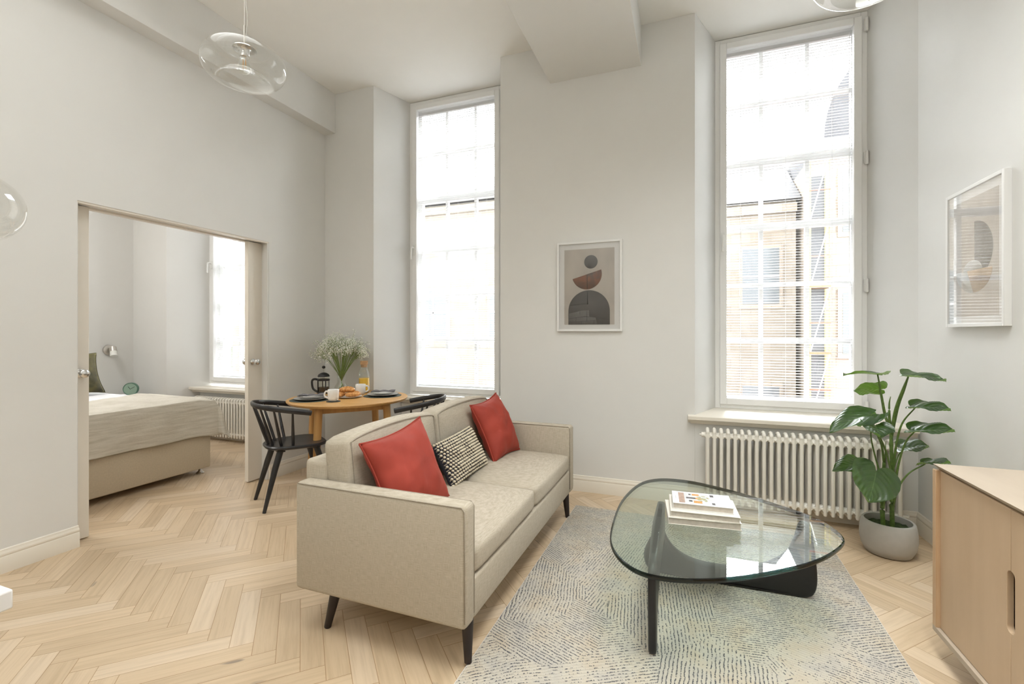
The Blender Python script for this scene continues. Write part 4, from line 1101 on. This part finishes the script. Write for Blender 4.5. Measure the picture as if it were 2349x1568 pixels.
# ------------------------------------------------------------------ bedroom
BDX, BDY = -4.165, 3.065     # foot corner of the divan
bed = thing('bed', 'double divan bed with beige fabric base seen through the sliding doors', 'bed', (BDX, BDY, 0))
rbox(-2.02, 0, -1.50, 0, .055, .36, r=.012).build('divan_base', 'divan_fabric', bed, angle=60)
cushion_mesh(-2.02, -.005, -1.495, -.005, .362, .64, bx=0, bz=.02, seed=2, n=12, edge=.5, wr=.002).build('mattress', 'bed_linen_white', bed, angle=None)
MB().box(-2.11, -2.03, -1.50, 0, .1, 1.05).build('headboard', 'divan_fabric', bed, bevel=.02, seg=3)
for (a, b_) in ((-.06, -.06), (-.06, -1.44), (-1.96, -.06), (-1.96, -1.44)):
    MB().lathe([(0, 0), (.032, 0), (.034, .008), (.014, .030), (.012, .058), (0, .058)], (a, b_, 0), 20).build('glide_foot', 'chrome', bed)
def drape(x0, topz, front, side, thick, seed, nu=70, nv=70, skew=0):
    """cloth over the mattress : runs from x0 (head side) over the foot edge, and over the y edge"""
    def fn(a, b_):
        t2 = -1.46+b_*(1.46+side); xs = x0+(skew*min(1.46, max(0, -t2))); s_ = xs+a*(abs(xs)+front)
        x = min(s_, .0); y = min(t2, .0); dx = max(0, s_); dy = max(0, t2)
        r = .05
        drop = 0; z = topz
        if dx > 0: x += .018+.05*min(dx, .08)/.08*.4; 
        if dy > 0: y += .018+.05*min(dy, .08)/.08*.4
        drop = max(dx, dy)+.18*min(dx, dy) if dx > 0 and dy > 0 else max(dx, dy)
        z -= max(0, drop-r*.35)
        if dx > 0 and dy > 0: x += dy*.25; y += dx*.25
        edge_ = min(0, max(s_, t2)+.10)
        rnd_ = max(0, 1+min(0, -abs(min(0, s_))/.12))*.018+max(0, 1-abs(min(0, t2))/.12)*.018
        z -= rnd_*(1 if drop == 0 else 1)
        n1 = noise.noise(Vector((s_*3.2, t2*3.2, seed)))*.012+noise.noise(Vector((s_*11, t2*11, seed)))*.005
        if dx > 0: x += n1*1.3+.012*math.sin(t2*13+seed)*min(1, dx*5)
        elif dy > 0: y += n1*1.5
        else: z += n1*.7
        return Vector((x, y, z+thick))
    mb = MB(); mb.grid(fn, nu, nv); return mb
dv = drape(-1.95, .688, .0, .0, .0, 3.3).build('duvet', 'bed_linen_white', angle=None)
dv.location = (BDX, BDY, 0); tag(dv, 'white duvet spread over the bed, bare near the pillows', 'duvet')
md = dv.modifiers.new('thick', 'SOLIDIFY'); md.thickness = .008
th = drape(-.91, .706, .345, .33, .004, 7.7, 90, 90, skew=.36).build('bed_throw', 'muslin_throw', angle=None)
th.location = (BDX, BDY, 0); tag(th, 'beige crinkled cotton throw draped over the foot of the bed', 'throw')
md = th.modifiers.new('thick', 'SOLIDIFY'); md.thickness = .004
pillow('bed_pillow', 'crushed olive velvet pillow standing upright on the bed', (-5.68, 2.42, 1.11), (-5.64, 2.93, 1.10), (-5.54, 2.40, .705), (-5.50, 2.935, .705), .085, 'olive_velvet', nrm_hint=(1, 0, .2), seed=5)
pillow('bed_pillow', 'white pillow behind the olive pillow on the bed', (-5.97, 2.30, 1.16), (-5.95, 2.90, 1.145), (-5.80, 2.30, .71), (-5.80, 2.90, .71), .08, 'bed_linen_white', nrm_hint=(1, 0, .2), seed=6, piping=False)
tb = thing('bedside_table', 'small white bedside table behind the bed carrying the green clock', 'table', (-6.28, 3.50, 0))
MB().box(-.2, .2, -.2, .2, .53, .555).build('tabletop', 'window_paint', tb, bevel=.003)
MB().box(-.19, .19, -.19, .19, .39, .53).build('drawer_box', 'window_paint', tb, bevel=.003)
for a in (-.17, .17):
    for b_ in (-.17, .17): MB().cyl((a, b_, .39), (a, b_, 0), .016, .011, 10).build('leg', 'oak_leg', tb)
ck = thing('alarm_clock', 'round green alarm clock on the bedside table', 'clock', (-6.25, 3.60, .5555), math.radians(40))
Mc = Matrix.Translation((0, 0, .077))@Matrix.Rotation(PI/2, 4, 'X')
MB().lathe([(0, -.03), (.066, -.03), (.074, -.022), (.076, .02), (.072, .026), (.068, .020), (0, .020)], M=Mc, seg=36).build('case', 'clock_green', ck)
MB().lathe([(0, .0205), (.067, .0205), (.067, .0215), (0, .022)], M=Mc, seg=36).build('dial', 'clock_face', ck)
hd = MB()
for an, ln_ in ((2.2, .036), (.55, .05)): hd.box(0, ln_, -.026, -.0235, -.0018, .0018, M=Matrix.Translation((0, 0, .077))@Matrix.Rotation(-an, 4, 'Y'))
hd.build('hands', 'black_lacquer', ck)
MB().box(-.03, .03, -.02, .02, 0, .006).build('foot', 'clock_green', ck)
wl_ = thing('wall_lamp', 'small nickel reading lamp with frosted shade on the bedroom wall', 'lamp', (BX, 3.512, 1.10))
MB().lathe([(0, 0), (.062, 0), (.060, .018), (.045, .026), (0, .028)], M=Matrix.Rotation(PI/2, 4, 'Y'), seg=32).build('wall_plate', 'satin_nickel', wl_)
Ms = Matrix.Translation((.085, .005, -.01))@Matrix.Rotation(math.radians(150), 4, 'Y')@Matrix.Rotation(math.radians(10), 4, 'X')
MB().cyl((.02, 0, 0), (.085, .0, .0), .009, seg=10).build('arm', 'satin_nickel', wl_)
MB().lathe([(0, -.05), (.034, -.048), (.036, .01), (.034, .012)], M=Ms, seg=28).build('lamp_head', 'satin_nickel', wl_)
MB().lathe([(.034, .008), (.036, .04), (.038, .075), (.030, .078), (0, .078)], M=Ms, seg=28).build('lamp_shade', 'frosted_glass', wl_)

# ------------------------------------------------------------------ street outside
GZo = -3.4
struct('ground', MB().box(-40, 40, OUT+.3, 60, GZo-.2, GZo), 'pavement')
def building(name, label, x0, x1, y, h, roof_h, wins, mat, roofmat='slate', depth=8, arched=False):
    b_ = thing(name, label, 'building', ((x0+x1)/2, y, GZo)); hw = (x1-x0)/2
    MB().box(-hw, hw, 0, depth, 0, h).build('wall', mat, b_)
    if arched: MB().prism([(hw*math.cos(PI*k/24), h+roof_h*math.sin(PI*k/24)) for k in range(25)], 'y', 0, depth).build('roof', roofmat, b_)
    else:
        MB().prism([(-.25, h), (depth+.3, h), (depth/2, h+roof_h)], 'x', -hw-.1, hw+.1).build('roof', roofmat, b_)
        MB().box(-hw, hw, -.18, 0, h-.35, h-.1).build('cornice', mat, b_)
    for (wx, wz, ww_, wh) in wins:
        f = MB().box(wx-ww_/2-.1, wx+ww_/2+.1, -.06, 0, wz-.12, wz+wh+.1).build('window_surround', 'pale_sandstone', b_)
        g_ = MB().box(wx-ww_/2, wx+ww_/2, -.075, -.061, wz, wz+wh).build('window', 'outside_glass', b_)
        MB().box(wx-.03, wx+.03, -.09, -.076, wz, wz+wh).box(wx-ww_/2, wx+ww_/2, -.09, -.076, wz+wh/2-.03, wz+wh/2+.03).build('window_bars', 'window_paint', g_)
    return b_
building('stone_building', 'long low sandstone building across the street behind the left blinds', -19, -1.2, 15.0, 9.4, 2.3,
         [(x, z, 1.1, 1.7) for x in (-7, -4.2, -1.4, 1.4, 4.2, 7) for z in (1.2, 4.6)], 'sandstone')
building('stone_building', 'sandstone building with slate roof seen through the middle of the right-hand window', -1.0, 3.1, 16.0, 8.7, 3.0,
         [(x, z, 1.0, 1.7) for x in (-1.0, 1.1) for z in (1.4, 5.6)], 'sandstone')
building('arched_building', 'tall pale building with an arched roof at the right edge of the right-hand window', 3.25, 8.2, 13.6, 9.6, 2.6,
         [(-1.75, z, .7, 1.5) for z in (1.0, 4.2, 7.2)], 'pale_sandstone', 'slate_light', arched=True)
hl = MB(); hl.grid(lambda a, b_: Vector((-45+90*a, 34+16*b_, GZo+max(0, 10.5*math.sin(PI*min(1, b_*.9+.05))*(.8+.25*noise.noise(Vector((a*5, b_*3, 1))))))), 40, 10)
struct('ground_hillside', hl, 'hillside', angle=None)
sf = thing('scaffolding', 'narrow scaffolding with coloured poles beside the pale arched building', 'scaffolding', (3.02, 13.0, GZo))
MB().box(-.19, .19, .42, .45, 0, 8.6).build('netting', 'scaffold_dark', sf)
for xx in (-.2, .2):
    for yy in (0, .38): MB().cyl((xx, yy, 0), (xx, yy, 8.9), .018, seg=8).build('pole', 'pole_yellow', sf)
for zz in (1.0, 2.6, 4.2, 5.8, 7.4):
    MB().box(-.22, .22, -.02, .40, zz, zz+.05).build('plank', 'plank_orange', sf)
    MB().cyl((-.22, -.02, zz+.75), (.22, -.02, zz+.75), .016, seg=8).build('guard_rail', 'pole_red', sf)
    MB().cyl((-.2, -.02, zz+.05), (.2, -.02, zz+1.6), .014, seg=8).build('brace', 'window_paint', sf)
cr = thing('parked_van', 'red van parked below the right-hand window', 'van', (2.55, 11.6, GZo))
rbox(-2.0, 1.3, -.85, .85, .35, 1.95, r=.18).build('body', 'van_red', cr, angle=60)
MB().prism([(-1.35, 1.1), (1.0, 1.1), (.9, 1.75), (-1.1, 1.75)], 'y', -.865, -.852).build('side_window', 'outside_glass', cr)
for xx in (-1.3, .75):
    for yy in (-.86, .66): MB().cyl((xx, yy, .34), (xx, yy+.2, .34), .34, seg=24).build('wheel', 'tyre', cr)
